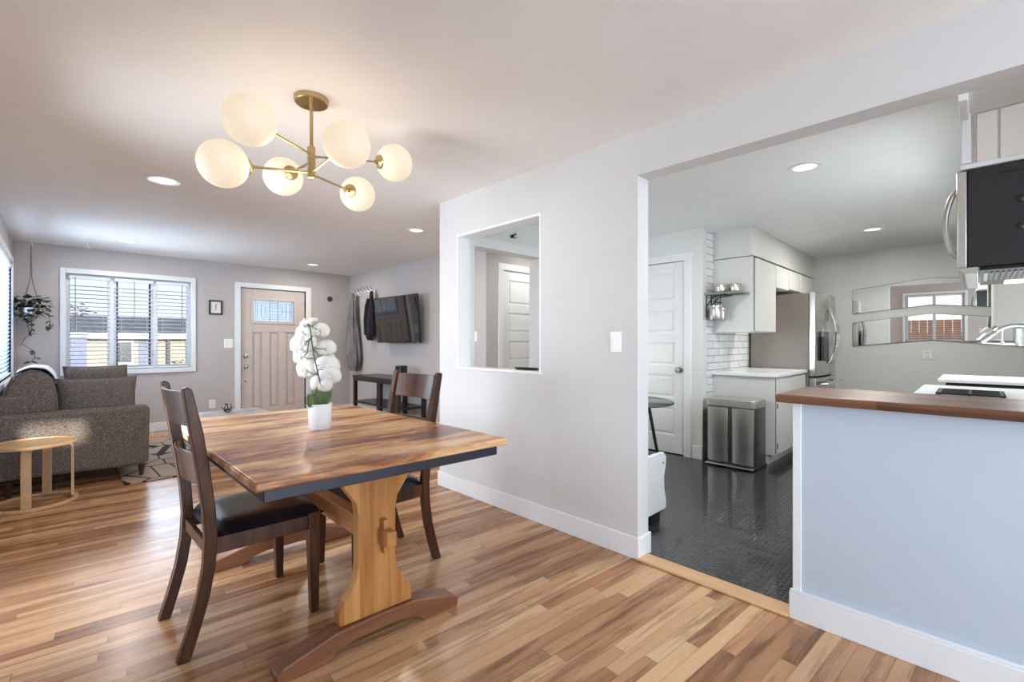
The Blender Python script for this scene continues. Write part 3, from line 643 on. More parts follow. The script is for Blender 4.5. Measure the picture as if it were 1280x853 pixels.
def tree(name, label, x, y, z0, h, r, seed, group=None):
    rnd = random.Random(seed); t = thing(name, label, 'tree', (x, y, z0), 0, group); o = t.location
    MB(o).tube([(x, y, z0), (x + .1, y, z0 + h * .4), (x, y, z0 + h * .7)], [r * .13, r * .1, r * .05], 8).build('trunk', 'tree_bark', t)
    mb = MB(o)
    for i in range(420):
        d = Vector((rnd.gauss(0, 1), rnd.gauss(0, 1), rnd.gauss(0, 1))).normalized() * r * rnd.uniform(.45, 1) ; d.z *= 1.15
        c = Vector((x, y, z0 + h * .68)) + d; s_ = r * rnd.uniform(.06, .13); a = rnd.uniform(0, 6.28); u = Vector((math.cos(a), math.sin(a), rnd.uniform(-.5, .5))); v_ = u.cross(Vector((rnd.random(), rnd.random(), 1))).normalized()
        q = [mb.v(c + u * s_), mb.v(c + v_ * s_ * .6), mb.v(c - u * s_), mb.v(c - v_ * s_ * .6)]; mb.bm.faces.new(q)
    mb.build('crown', 'tree_foliage', t, smooth=False)
tree('tree', 'tall dark green tree behind the pale shed', .45, 33, -.9, 4.4, 1.15, 3)
tree('tree', 'small grey green bush in front of the cream house', 3.2, 20, -.9, 1.5, .5, 5)
t = thing('cedar_fence', 'orange cedar fence outside the dining window', 'fence', (-5, 2, -.9)); o = t.location
mb = MB(o)
for i in range(60): mb.box(-5.03, -5, -4 + i * .2, -3.81 + i * .2, -.9, 1.35)
mb.build('board_panel', 'cedar_fence', t, smooth=False)
for i in range(6): MB(o).box(-5.14, -5.04, -4 + i * 2.4, -3.9 + i * 2.4, -.9, 1.3).build('post', 'cedar_fence', t)

# ------------------------------------------------------------------ dining table
TC = (.948, 2.343)
def dining_table():
    t = thing('dining_table', 'rustic trestle dining table with scorched pine top and navy apron', 'table', (TC[0], TC[1], 0), 0)
    W, Ln = .518, .80
    MB().box(-W, W, -Ln, Ln, .768, .80).build('tabletop', 'scorched_pine_tabletop', t, bevel=.009, seg=3)
    a = MB(); W2, L2 = W - .035, Ln - .035
    for b in ((-W2, W2, -L2, -L2 + .022), (-W2, W2, L2 - .022, L2), (-W2, -W2 + .022, -L2 + .022, L2 - .022), (W2 - .022, W2, -L2 + .022, L2 - .022)): a.box(*b, .722, .768)
    a.build('apron', 'navy_apron', t, bevel=.003, label='navy painted apron')
    for s in (-1, 1):
        y = s * .555
        half = [(0, .108), (.158, .108), (.160, .15), (.145, .195), (.108, .235), (.088, .285), (.082, .33), (.082, .53), (.09, .58), (.128, .635), (.150, .665), (.155, .724), (0, .724)]
        poly = half[:-1] + [(.155, .724)] if False else half[1:-1] + [(-x, z) for x, z in reversed(half[1:-1])]
        MB().prism(poly, 'y', y - .026, y + .026).build('pedestal', 'knotty_pine', t, bevel=.005)
        hf = [(.388, .0), (.393, .035), (.365, .058), (.24, .088), (.18, .104), (0, .11)]
        top = hf + [(-x, z) for x, z in reversed(hf[:-1])]
        bot = [(-.21, 0), (-.175, .028), (-.10, .045), (.10, .045), (.175, .028), (.21, 0)]
        MB().prism(top + bot, 'y', y - .045, y + .045).build('trestle_foot', 'foot_wood', t, bevel=.006)
        MB().box(-.34, .34, y - .045, y + .045, .722, .766).build('cleat', 'stretcher_wood', t, bevel=.006)
        MB().box(.0, .042, min(y + s * .026, y + s * .105), max(y + s * .026, y + s * .105), .398, .462).build('tenon', 'stretcher_wood', t, bevel=.004)
        yk = y + s * .045
        MB().prism([(yk - .012, .36), (yk + .010, .36), (yk + .016, .50), (yk - .014, .50)], 'x', .010, .032).build('wedge_key', 'stretcher_wood', t, bevel=.003)
    MB().box(-.02, .022 + .02, -.529, .529, .385, .475).build('stretcher', 'stretcher_wood', t, bevel=.004)
    for c in t.children:
        for v_ in c.data.vertices: v_.co.y -= .055 * v_.co.x
dining_table()

# ------------------------------------------------------------------ dining chairs (local: back at x=0, facing +x)
def dining_chair(label, loc, rz):
    t = thing('dining_chair', label, 'chair', loc, rz, 'dining chairs at the trestle table')
    prof = [(.0, 0), (.03, .10), (.062, .22), (.082, .34), (.088, .46), (.080, .58), (.062, .72), (.038, .88), (.005, 1.045)]
    for s in (-1, 1):
        wd = .019
        f = [(x + .024, z) for x, z in prof]; bck = [(x - .020, z) for x, z in prof]
        y = s * .220
        fr = prof; poly = [(x + .023, z) for x, z in fr[:-1]] + [(.022, 1.055), (.006, 1.066), (-.010, 1.060)] + [(x - .022 , z) for x, z in reversed(fr[:-1])]
        MB().prism(poly, 'y', y - wd, y + wd).build('rear_leg', 'dark_walnut_stain', t, bevel=.005)
        for v_ in t.children[-1].data.vertices: v_.co.y += s * (-.024 + .027 * v_.co.z)
    def rail(z0, z1, x0, x1):
        mb = MB(); n = 14
        rows = []
        for i in range(n + 1):
            u = -1 + 2 * i / n; y = u * (.192 if z0 > .8 else .184); c = -.032 * (1 - u * u)
            rows.append([mb.v((x0 + c + .008, y, z0)), mb.v((x0 + c - .008, y, z0)), mb.v((x1 + c - .008, y, z1)), mb.v((x1 + c + .008, y, z1))])
        for A, B in zip(rows, rows[1:]):
            for j in range(4): mb.bm.faces.new([A[j], A[(j + 1) % 4], B[(j + 1) % 4], B[j]])
        mb.bm.faces.new(rows[0]); mb.bm.faces.new(rows[-1][::-1])
        return mb
    rail(.905, 1.045, .034, .006).build('top_rail', 'dark_walnut_stain', t, bevel=.003)
    rail(.665, .795, .072, .052).build('back_slat', 'dark_walnut_stain', t, bevel=.003)
    for s in (-1, 1):
        y = s * .222; mb = MB()
        mb.hexa([(.478, y - .018, 0), (.512, y - .018, 0), (.512, y + .018, 0), (.478, y + .018, 0), (.462, y - .025, .46), (.515, y - .025, .46), (.515, y + .025, .46), (.462, y + .025, .46)])
        mb.build('front_leg', 'dark_walnut_stain', t, bevel=.004)
        MB().hexa([(.10, s * .205 - .012, .385), (.465, s * .225 - .012, .385), (.465, s * .225 + .012, .385), (.10, s * .205 + .012, .385), (.10, s * .205 - .012, .452), (.465, s * .225 - .012, .452), (.465, s * .225 + .012, .452), (.10, s * .205 + .012, .452)]).build('side_rail', 'dark_walnut_stain', t, bevel=.003)
    MB().box(.485, .508, -.2, .2, .385, .452).build('front_rail', 'dark_walnut_stain', t, bevel=.003)
    MB().box(.078, .098, -.188, .188, .375, .425).build('rear_rail', 'dark_walnut_stain', t, bevel=.003)
    mb = MB(); n = 16
    def seat(top):
        def fn(u, v):
            a, b = 2 * u - 1, 2 * v - 1; hw = .215 + .035 * u
            e = (1 - abs(a) ** 6) * (1 - abs(b) ** 6)
            return (.10 + .435 * u, b * hw, (.452 + .052 * max(e, 0) ** .45 - .006 * (1 - a * a) * (1 - b * b)) if top else .452)
        return fn
    mb.grid(seat(True), n, n); mb.grid(seat(False), n, n); bmesh.ops.remove_doubles(mb.bm, verts=mb.bm.verts[:], dist=1e-4)
    mb.build('seat', 'black_leather', t, ang=60, label='padded black leather seat')
    return t
ch = dining_chair('dark wooden dining chair with black leather seat, at the table side toward the sofa', (.338, 2.365, 0), math.radians(1.2))
c2 = copy_tree(ch); c2.location = (1.545, 2.385, 0); c2.rotation_euler = (0, 0, PI)
c2['label'] = 'dark wooden dining chair with black leather seat, at the table side toward the partition wall'

# ------------------------------------------------------------------ orchid
def orchid():
    px, py, z0 = .942, 2.344, .80
    t = thing('potted_orchid', 'white orchid with green leaves in a white ceramic pot on the dining table', 'potted plant', (px, py, z0)); o = Vector((px, py, z0))
    Rv = Vector((.7127, -.7015, 0)); Tv = Vector((-.7015, -.7127, 0))
    def W(r, u, d=0): return Rv * r + Tv * d + Vector((0, 0, u))
    MB().lathe([(0, 0), (.050, 0), (.054, .006), (.056, .118), (.059, .121), (.059, .128), (.053, .128), (.051, .11), (0, .105)], n=40).build('pot', 'ceramic_white', t, ang=40)
    MB().lathe([(0, .106), (.048, .109), (.0505, .108)], n=24).build('soil', 'tree_bark', t)
    def leaf(p0, p1, wd, bend, nrm):
        mb = MB(); p0, p1 = Vector(p0), Vector(p1); ax = (p1 - p0); ln = ax.length; ax.normalize(); nv = Vector(nrm); nv = (nv - ax * nv.dot(ax)).normalized(); sd = ax.cross(nv)
        def fn(u, v):
            b = 2 * v - 1; w_ = wd * (math.sin(PI * min(1, u * .93 + .07)) ** .6) * b
            return p0 + ax * ln * u + sd * w_ + nv * (bend * math.sin(PI * u * .9) + .012 * b * b)
        mb.grid(fn, 12, 6); return mb
    leaf(W(.005, .11), W(.034, .255, .01), .042, .012, W(.4, .1, 1)).build('leaf', 'leaf_green', t, solid=.003)
    leaf(W(-.003, .105, .02), W(-.034, .185, .05), .028, .012, W(-.1, .5, 1)).build('leaf', 'leaf_green', t, solid=.003)
    leaf(W(.0, .105, .025), W(-.012, .19, .055), .026, .01, W(.2, .3, 1)).build('leaf', 'leaf_green', t, solid=.003)
    leaf(W(-.01, .11, -.01), W(.015, .22, -.03), .03, .01, W(.2, .1, 1)).build('leaf', 'leaf_green', t, solid=.003)
    stem = [W(.006, .11), W(.018, .20, .02), W(.018, .30, .075), W(.006, .38, .09), W(-.008, .45, .08), W(-.022, .50, .06), W(-.05, .535, .03), W(-.075, .54, .01)]
    pts = []
    for i in range(len(stem) - 1):
        for k in range(4): pts.append(stem[i].lerp(stem[i + 1], k / 4))
    pts.append(stem[-1])
    MB().tube(pts, .0032, 8).build('flower_stem', 'stem_green', t)
    MB().tube([W(-.006, .47, .07), W(-.022, .44, .08), W(-.026, .39, .085), W(-.05, .365, .075)], .0025, 8).build('flower_stem', 'stem_green', t)
    fl = [(-.066, .545, .0, 1.0, (-.3, .95, .3)), (-.075, .485, .02, 1.0, (-.25, .3, 1)), (-.098, .425, .03, 1.05, (-.35, .1, 1)), (-.055, .435, .05, 1.0, (.1, .2, 1)), (-.005, .50, -.02, .85, (.5, .3, .8)),
          (-.085, .365, .02, 1.0, (-.2, 0, 1)), (-.03, .385, -.03, 1.0, (.2, .1, .9)), (.02, .405, -.03, .95, (.5, .1, .8)), (-.06, .30, .02, 1.1, (-.15, -.1, 1)), (.045, .315, .02, 1.1, (.35, 0, 1)),
          (.062, .265, .03, 1.0, (.4, -.1, 1)), (.018, .225, .035, 1.0, (.05, -.2, 1)), (-.025, .285, -.01, .9, (0, .1, 1)), (.012, .345, -.035, .95, (.3, .2, .8))]
    rnd = random.Random(4)
    for (r, u, d, s_, nr) in fl:
        c = W(r, u, d); n = W(nr[0], nr[1], nr[2]).normalized(); up = Vector((0, 0, 1)); a = up.cross(n).normalized() if abs(n.z) < .95 else Rv.copy(); b = n.cross(a)
        mb = MB(); rot0 = rnd.uniform(-.25, .25)
        for ang, ln, wd, off in ((18, .055, .041, .003), (162, .055, .041, .003), (90, .050, .027, 0), (218, .048, .026, 0), (322, .048, .026, 0)):
            ca, sa = math.cos(math.radians(ang) + rot0), math.sin(math.radians(ang) + rot0); dr = a * ca + b * sa; sd = n.cross(dr)
            def fn(p, q, dr=dr, sd=sd, ln=ln, wd=wd, off=off):
                e = 2 * q - 1; w_ = wd * math.sin(PI * (p * .86 + .1)) ** .55 * e
                return c + (dr * ln * p + sd * w_ + n * (off + .014 * p * p * (-.5) + .008 * math.sin(PI * p) - .010 * e * e)) * s_
            mb.grid(fn, 7, 6)
        f = mb.build('blossom', 'petal_white', t, solid=.0012)
        m2 = MB(); m2.sphere(c + n * .008 * s_, .0075 * s_, 10, 6); m2.sphere(c + n * .011 * s_ - b * .010 * s_, .006 * s_, 10, 6, (1, 1, 1.4))
        m2.build('blossom_lip', 'petal_centre', f)
        j = min(range(len(pts)), key=lambda i: (pts[i] - c).length)
        MB().tube([pts[j], pts[j].lerp(c, .5) + Vector((0, 0, -.006)), c - n * .003], .0018, 6).build('flower_stalk', 'stem_green', t)
orchid()

# ------------------------------------------------------------------ chandelier
def chandelier():
    cx_, cy_ = .887, 2.312
    t = thing('chandelier', 'brass six globe chandelier with milky glass shades above the dining table', 'chandelier', (cx_, cy_, CH)); o = t.location
    MB(o).lathe([(0, 2.440), (.078, 2.440), (.078, 2.418), (.074, 2.414), (0, 2.414)], (cx_, cy_, 0), 48).build('canopy', 'brushed_brass', t, ang=40)
    MB(o).cyl((cx_, cy_, 2.414), (cx_, cy_, 2.18), .0085).build('rod', 'brushed_brass', t)
    MB(o).lathe([(0, 2.20), (.017, 2.20), (.019, 2.197), (.019, 2.048), (.016, 2.044), (0, 2.044)], (cx_, cy_, 0), 24).build('hub', 'brushed_brass', t)
    G = [((.546, 2.059, 2.132), 2.165), ((.503, 2.283, 2.006), 2.075), ((.868, 2.654, 2.138), 2.13), ((.901, 1.947, 2.106), 2.075), ((1.35, 2.319, 2.251), 2.155), ((1.267, 2.598, 2.12), 2.068)]
    GR = .1
    for g, hz in G:
        g = Vector(g); h = Vector((cx_, cy_, hz)); d = (g - h).normalized()
        MB(o).cyl(h + d * .012, g - d * (GR + .012), .0058, n=12).build('arm', 'brushed_brass', t)
        M = Vector((0, 0, 1)).rotation_difference(d).to_matrix()
        MB(o).lathe([(0, -.020), (.010, -.020), (.012, -.006), (.036, 0), (.038, .006), (.036, .012), (0, .012)], g - d * (GR + .002), 24, M).build('socket_cap', 'brushed_brass', t)
        MB(o).sphere(g, GR, 36, 20).build('globe', 'globe_glass', t, ang=80, label='milky glowing glass globe')
chandelier()
d = bpy.data.lights.new('chandelier_lamp', 'POINT'); d.energy = 4.0; d.color = (1, .78, .54); d.shadow_soft_size = .12
lo = bpy.data.objects.new('chandelier_lamp', d); COL.objects.link(lo); lo.location = (.887, 2.312, 1.98)

# ------------------------------------------------------------------ recessed lights
def downlights():
    first = None
    for x, y, lab in ((.556, 4.254, 'large round recessed ceiling light nearest the chandelier'), (.578, 7.128, 'recessed ceiling light in front of the front window'), (2.80, 7.24, 'recessed ceiling light in front of the entry door'), (2.73, 4.24, 'recessed ceiling light by the partition wall corner'), (3.646, .84, 'recessed kitchen ceiling light nearest the opening'), (6.173, .80, 'recessed kitchen ceiling light in front of the mirrors'), (4.45, 3.78, 'unseen recessed ceiling light added to brighten the hallway')):  # the hallway fixture is unseen, added to brighten the hall
        if first is None:
            t = thing('recessed_light', lab, 'ceiling light', (x, y, CH), 0, 'recessed ceiling lights'); first = t
            MB().ring((0, 0, 0), .083, [(-.012, -.004), (.016, -.004), (.018, -.001), (.018, 0), (-.012, 0)], 48).build('trim_ring', 'white_trim_paint', t)
            MB().lathe([(0, -.0015), (.073, -.0015), (.073, 0), (0, 0)], n=32).build('lens', 'lens_warm', t, label='warm glowing lens')
        else:
            t = copy_tree(first); t.location = (x, y, CH); t['label'] = lab
        d = bpy.data.lights.new('downlight_lamp', 'AREA'); d.shape = 'DISK'; d.size = .13; d.energy = 8 if x < 3 else (17 if y < 2 else 5); d.color = (1, .93, .84) if x < 3 else (1, .97, .92)
        lo = bpy.data.objects.new('downlight_lamp', d); COL.objects.link(lo); lo.location = (x, y, CH - .012)
downlights()

# ------------------------------------------------------------------ living room: sofa
def pillow(mb, c, w_, h, th, M, n=14):
    c = Vector(c)
    for sgn in (1, -1):
        def fn(u, v):
            a, b = 2 * u - 1, 2 * v - 1
            pin = 1 - .07 * (1 - abs(a)) * 0 
            x = a * w_ / 2 * (1 - .06 * (1 - b * b)); y = b * h / 2 * (1 - .06 * (1 - a * a))
            z = sgn * th / 2 * (max(0, (1 - abs(a) ** 3.2) * (1 - abs(b) ** 3.2))) ** .62
            return c + M @ Vector((x, y, z))
        mb.grid(fn, n, n)
    bmesh.ops.remove_doubles(mb.bm, verts=mb.bm.verts[:], dist=1e-4); return mb
def sofa():
    t = thing('sofa', 'grey tweed sofa along the left wall with its arm facing the dining room', 'sofa', (.1, 6.5, 0)); o = t.location
    x0, x1, y0, y1 = XL + .02, .60, 5.36, 7.35
    MB(o).hexa([(x0, y0 + .015, .135), (x1 - .01, y0 + .015, .115), (x1 - .01, y0 + .2, .115), (x0, y0 + .2, .135), (x0, y0, .655), (x1, y0, .655), (x1, y0 + .2, .655), (x0, y0 + .2, .655)]).build('armrest', 'tweed_upholstery', t, bevel=.035, seg=4)
    MB(o).box(x0, x1, y1 - .2, y1, .12, .655).build('armrest', 'tweed_upholstery', t, bevel=.035, seg=4)
    MB(o).box(x0, x1 - .03, y0 + .2, y1 - .2, .13, .30).build('base_frame', 'tweed_upholstery', t, bevel=.02)
    MB(o).box(x0, x0 + .2, y0 + .2, y1 - .2, .28, .80).build('backrest', 'tweed_upholstery', t, bevel=.04, seg=4)
    for a, b in ((y0 + .21, 6.35), (6.36, y1 - .21)):
        MB(o).box(x0 + .2, x1, a, b, .30, .46).build('seat_cushion', 'tweed_upholstery', t, bevel=.04, seg=4)
        mb = MB(o); cx2 = x0 + .165
        n = 18
        pr = [(-.14, .46), (-.17, .56), (-.175, .70), (-.165, .84), (-.12, .945), (-.03, .99), (.06, .975), (.115, .90), (.14, .78), (.145, .64), (.13, .50), (.10, .46)]
        mb.prism([(cx2 + .05 + p * 1.0, z) for p, z in pr], 'y', a, b)
        c = mb.build('back_cushion', 'tweed_upholstery', t, bevel=.05, seg=5)
        for yy, pm in ((a + .035, 'grey_throw'), (a + .12, 'black_cloth'), (b - .05, 'grey_throw')):
            MB(o).tube([(cx2 + .05 + p * 1.008, yy, .72 + (z - .72) * 1.008) for p, z in pr], .0045, 8).build('piping', pm, c)
    for lx in (x0 + .08, x1 - .06):
        for ly in (y0 + .06, y1 - .08):
            MB(o).cyl((lx, ly, .013 if lx > .3 else .001), (lx, ly, .13), .016, .026, 14).build('leg', 'dark_walnut_stain', t)
sofa()
def throw_pillow(label, c, w_, h, th, M):
    mb = pillow(MB(c), c, w_, h, th, M); o_ = mb.build('throw_pillow', 'tweed_upholstery', ang=70)
    e_ = []
    for q0, q1 in (((-1, -1), (1, -1)), ((1, -1), (1, 1)), ((1, 1), (-1, 1)), ((-1, 1), (-1, -1))):
        for k in range(10):
            a, b = q0[0] + (q1[0] - q0[0]) * k / 10, q0[1] + (q1[1] - q0[1]) * k / 10; e_.append(M @ Vector((a * w_ / 2 * (1 - .06 * (1 - b * b)), b * h / 2 * (1 - .06 * (1 - a * a)), 0)))
    MB().tube(e_ + [e_[0]], .006, 8).build('piping', 'tweed_upholstery', o_)
    tag(o_, label, 'pillow', 'throw pillows on the sofa'); return o_
M1 = Euler((math.radians(72), 0, math.radians(-4)), 'XYZ').to_matrix()
throw_pillow('grey throw pillow lying in front against the sofa arm', (.245, 5.74, .705), .58, .42, .27, M1)
M2 = Euler((math.radians(66), 0, math.radians(6)), 'XYZ').to_matrix()
throw_pillow('grey throw pillow tucked behind the front pillow on the sofa', (.275, 6.11, .755), .48, .54, .22, M2)
# striped throw on the back cushion
mb = MB((-.12, 6.3, .98))
pr = [(-.13, .945), (-.085, .975), (-.032, .998), (.02, .993), (.066, .984), (.10, .945), (.122, .905), (.140, .83)]
def fn(u, v):
    k = u * (len(pr) - 1); i = min(int(k), len(pr) - 2); f = k - i; p = [pr[i][j] * (1 - f) + pr[i + 1][j] * f for j in (0, 1)]
    return (XL + .235 + p[0] + .004 * math.sin(v * 19), 5.98 + .95 * v, p[1] + .006 + .004 * math.sin(v * 23 + u * 3))
mb.grid(fn, 24, 30); tag(mb.build('throw_blanket', 'striped_white_throw', solid=.008, ang=70), 'white striped throw draped over the sofa back cushions', 'blanket')

# rug, coffee table, ball
tag(MB((1.3, 6.2, 0)).box(.40, 2.45, 5.17, 7.2, .001, .012).build('area_rug', 'geometric_rug', bevel=.004), 'beige area rug with black geometric lines under the sofa legs', 'rug')
def coffee_table():
    t = thing('coffee_table', 'low coffee table with mottled grey top standing on the rug', 'coffee table', (1.38, 5.9, .012)); o = t.location
    MB(o).box(.95, 1.78, 5.45, 6.38, .385, .42).build('table_top', 'stone_top', t, bevel=.005)
    for x in (1.0, 1.73):
        for y in (5.50, 6.33): MB(o).box(x - .025, x + .025, y - .025, y + .025, .013, .385).build('leg', 'basket_white', t, bevel=.004)
    MB(o).box(.98, 1.75, 5.48, 6.35, .12, .14).build('shelf', 'stone_top', t, bevel=.003)
coffee_table()
mb = MB((1.40, 6.17, .474)); mb.sphere((1.40, 6.17, .474), .053, 24, 14); tag(mb.build('decorative_ball', 'patterned_ball', ang=80), 'black and white patterned ball on the coffee table', 'ball')

# bent wood side table
def side_table():
    c = (-.135, 5.075, 0); R_ = .235
    t = thing('side_table', 'round bentwood side table of pale birch beside the sofa arm', 'side table', c)
    MB().ring((0, 0, 0), R_, [(-.014, .001), (.012, .001), (.012, .024), (-.014, .024)], 64).build('base_ring', 'bent_birch', t, bevel=.003)
    MB().lathe([(0, .448), (R_ - .01, .448), (R_ + .003, .452), (R_ + .003, .474), (R_ - .008, .474), (R_ - .010, .464), (0, .464)], n=64).build('table_top', 'bent_birch', t, ang=40)
    for k, a in enumerate((-100, 1, 72, 165)):
        a = math.radians(a); d = Vector((math.cos(a), math.sin(a), 0)); s_ = Vector((-d.y, d.x, 0)); w_ = .027; mb = MB()
        path = [(R_ - .016, .024), (R_ - .016, .405), (R_ - .022, .430), (R_ - .040, .4465), (R_ - .12, .4465)]; th = [(1, 0), (1, 0), (.7, .7), (.2, 1), (0, 1)]
        rows = []
        for (r, z), (nx, nz) in zip(path, th):
            k_ = .016
            A = d * r + Vector((0, 0, z)); B = d * (r - nx * k_) + Vector((0, 0, z - nz * k_))
            rows.append([mb.v(A + s_ * w_), mb.v(A - s_ * w_), mb.v(B - s_ * w_), mb.v(B + s_ * w_)])
        for A, B in zip(rows, rows[1:]):
            for j in range(4): mb.bm.faces.new([A[j], A[(j + 1) % 4], B[(j + 1) % 4], B[j]])
        mb.bm.faces.new(rows[0]); mb.bm.faces.new(rows[-1][::-1]); mb.build('leg', 'bent_birch', t, ang=50)
side_table()

# hanging plant
def hanging_plant():
    px, py = -.235, 7.80
    t = thing('hanging_plant', 'trailing pothos in a rope hanger at the corner of the front wall', 'hanging plant', (px, py, CH)); o = t.location; rnd = random.Random(11)
    MB(o).tube([(px, py, 2.44), (px, py, 2.405), (px + .012, py, 2.395), (px + .012, py, 2.38), (px, py, 2.375)], .004, 8).build('ceiling_hook', 'white_trim_paint', t)
    PR = .095; pz = 1.62
    r_ = MB(o)
    for k in range(4):
        a = PI / 4 + k * PI / 2; ex, ey = px + (PR + .006) * math.cos(a), py + (PR + .006) * math.sin(a)
        r_.tube([(px, py, 2.375), (px + .01 * math.cos(a), py + .01 * math.sin(a), 1.98), (ex, ey, pz + .03), (px + PR * .75 * math.cos(a), py + PR * .75 * math.sin(a), pz - .105), (px, py, pz - .13)], .0042, 6)
    r_.build('rope_hanger', 'macrame_rope', t)
    MB(o).lathe([(0, pz - .12), (.06, pz - .12), (.085, pz - .06), (PR, pz + .02), (PR - .01, pz + .02), (.08, pz - .02), (0, pz - .03)], (px, py, 0), 24).build('pot', 'stainless', t, label='silver grey pot')
    fo = MB(o)
    def leaf(c, dirv, s_):
        d = Vector(dirv).normalized(); sd = d.cross(Vector((rnd.uniform(-.4, .4), rnd.uniform(-.4, .4), 1))).normalized(); n = sd.cross(d); c = Vector(c)
        pts = [(0, 0, 0), (.25, .42, .05), (.6, .36, .03), (1, 0, -.1), (.6, -.36, .03), (.25, -.42, .05)]
        vs = [fo.v(c + d * p * s_ + sd * q * s_ + n * r * s_) for p, q, r in pts]; fo.bm.faces.new([vs[0], vs[1], vs[2], vs[3]]); fo.bm.faces.new([vs[0], vs[3], vs[4], vs[5]])
    for i in range(150):
        a = rnd.uniform(0, 2 * PI); rr = rnd.uniform(.03, .155); z = pz + rnd.uniform(-.10, .17) * (1 - rr * 1.5)
        x, y = px + rr * math.cos(a) , py + rr * math.sin(a) * .8
        if y > 7.95 or x < XL + .03: continue
        leaf((x, y, z), (math.cos(a), math.sin(a) * .6, rnd.uniform(-.9, .4)), rnd.uniform(.045, .075))
    vines = [[(px - .02, py - .05, 1.60), (px - .03, py - .07, 1.45), (px + .0, py - .07, 1.33), (px - .05, py - .07, 1.28), (px - .07, py - .07, 1.22), (px + .02, py - .07, 1.14), (px + .035, py - .07, 1.06), (px + .0, py - .07, 1.01)],
             [(px + .09, py - .05, 1.62), (px + .15, py - .06, 1.55), (px + .16, py - .06, 1.45), (px + .14, py - .06, 1.36)], [(px + .0, py - .08, 1.6), (px - .0, py - .09, 1.48), (px + .01, py - .09, 1.36)]]
    for vp in vines:
        MB(o).tube(vp, .0032, 6).build('vine', 'stem_green', t)
        for i in range(1, len(vp)):
            for q in range(2 if vp is not vines[2] else 5):
                c = Vector(vp[i - 1]).lerp(Vector(vp[i]), rnd.random())
                if vp is vines[0] and 2 < i < 7 and rnd.random() < .6: continue
                leaf(c, (rnd.uniform(-1, 1), rnd.uniform(-.4, .1), rnd.uniform(-1, 0)), rnd.uniform(.04, .065))
    for s_ in (-1, 1): leaf(vines[0][-1], (s_, 0, -.3), .07)
    fo.build('foliage', 'pothos_leaf', t, smooth=False)
hanging_plant()
mb = MB((.24, 7.52, CH)); mb.tube([(.24, 7.52, 2.44), (.24, 7.52, 2.40), (.255, 7.52, 2.385), (.255, 7.52, 2.365), (.24, 7.52, 2.36)], .004, 8)
tag(mb.build('ceiling_hook', 'white_trim_paint'), 'small empty white hook in the ceiling above the window', 'hook')

# far wall details
t = thing('picture_frame', 'small black framed picture on the wall between window and door', 'picture', (1.665, YF, 1.757)); o = t.location
a, b, c, d = 1.578, 1.752, 1.650, 1.864
mb = MB(o)
for q in ((a, a + .022, c, d), (b - .022, b, c, d), (a + .022, b - .022, d - .022, d), (a + .022, b - .022, c, c + .022)): mb.box(q[0], q[1], YF - .02, YF - .001, q[2], q[3])
mb.build('frame', 'black_plastic', t, bevel=.002); MB(o).box(a + .022, b - .022, YF - .008, YF - .001, c + .022, d - .022).build('print', 'paper', t)
mb = MB(o)
for k in range(5): mb.tube([(1.635 + k * .008, YF - .009, 1.70 + .02 * k), (1.68 - .006 * k, YF - .009, 1.73 + .018 * k), (1.655 + .01 * k, YF - .009, 1.78 + .008 * k)], .0015, 5)
mb.build('drawing', 'stainless_dark', t)
def plate(name, label, cat, axis, face, a0, a1, z0, z1, kind, group=None):
    if axis == 'y': loc = ((a0 + a1) / 2, face, (z0 + z1) / 2)
    else: loc = (face, (a0 + a1) / 2, (z0 + z1) / 2)
    t = thing(name, label, cat, loc, 0, group); o = t.location
    def bx(f0, f1, p, q, r, s_): return MB(o).box(p, q, f0, f1, r, s_) if axis == 'y' else MB(o).box(f0, f1, p, q, r, s_)
    bx(face - .006, face - .0005, a0, a1, z0, z1).build('plate', 'outlet_plastic', t, bevel=.002)
    am, zm = (a0 + a1) / 2, (z0 + z1) / 2; w_ = a1 - a0
    if kind == 'switch': bx(face - .011, face - .005, am - w_ * .22, am + w_ * .22, z0 + .025, z1 - .025).build('rocker', 'white_gloss', t, bevel=.002)
    elif kind == 'double':
        for s_ in (-1, 1): bx(face - .011, face - .005, am + s_ * w_ * .25 - .016, am + s_ * w_ * .25 + .016, zm - .033, zm + .033).build('rocker', 'white_gloss', t, bevel=.002)
    else:
        for s_ in (-1, 1):
            f = bx(face - .009, face - .005, am - .018, am + .018, zm + s_ * .027 - .018, zm + s_ * .027 + .018).build('socket', 'white_gloss', t, bevel=.003)
            for e_ in (-1, 1): bx(face - .0095, face - .008, am + e_ * .007 - .0015, am + e_ * .007 + .0015, zm + s_ * .027 - .006, zm + s_ * .027 + .008).build('slot', 'black_plastic', f)
plate('light_switch', 'white double light switch beside the front door casing', 'light switch', 'y', YF, 1.772, 1.892, 1.15, 1.29, 'double')
plate('wall_outlet', 'white outlet low on the far wall beside the front door', 'outlet', 'y', YF, 1.58, 1.66, .26, .385, 'outlet')
plate('light_switch', 'white rocker switch on the partition beside the kitchen opening', 'light switch', 'x', XP0, 1.468, 1.546, 1.178, 1.30, 'switch')
plate('light_switch', 'white switch on the wall seen through the pass-through', 'light switch', 'x', XT, 4.44, 4.52, 1.25, 1.375, 'switch')
plate('wall_outlet', 'white outlet on the kitchen wall below the mirrors', 'outlet', 'x', XK, .405, .495, 1.02, 1.14, 'outlet')
M = Matrix.Rotation(PI / 2, 3, 'X'); mb = MB((3.385, YF, 1.995)); mb.lathe([(0, 0), (.045, 0), (.045, .012), (.036, .02), (.03, .016), (0, .018)], (3.385, YF - .0005, 1.995), 28, M)
tag(mb.build('door_chime', 'brown_plaque'), 'small round dark brown chime on the wall right of the front door', 'door chime')

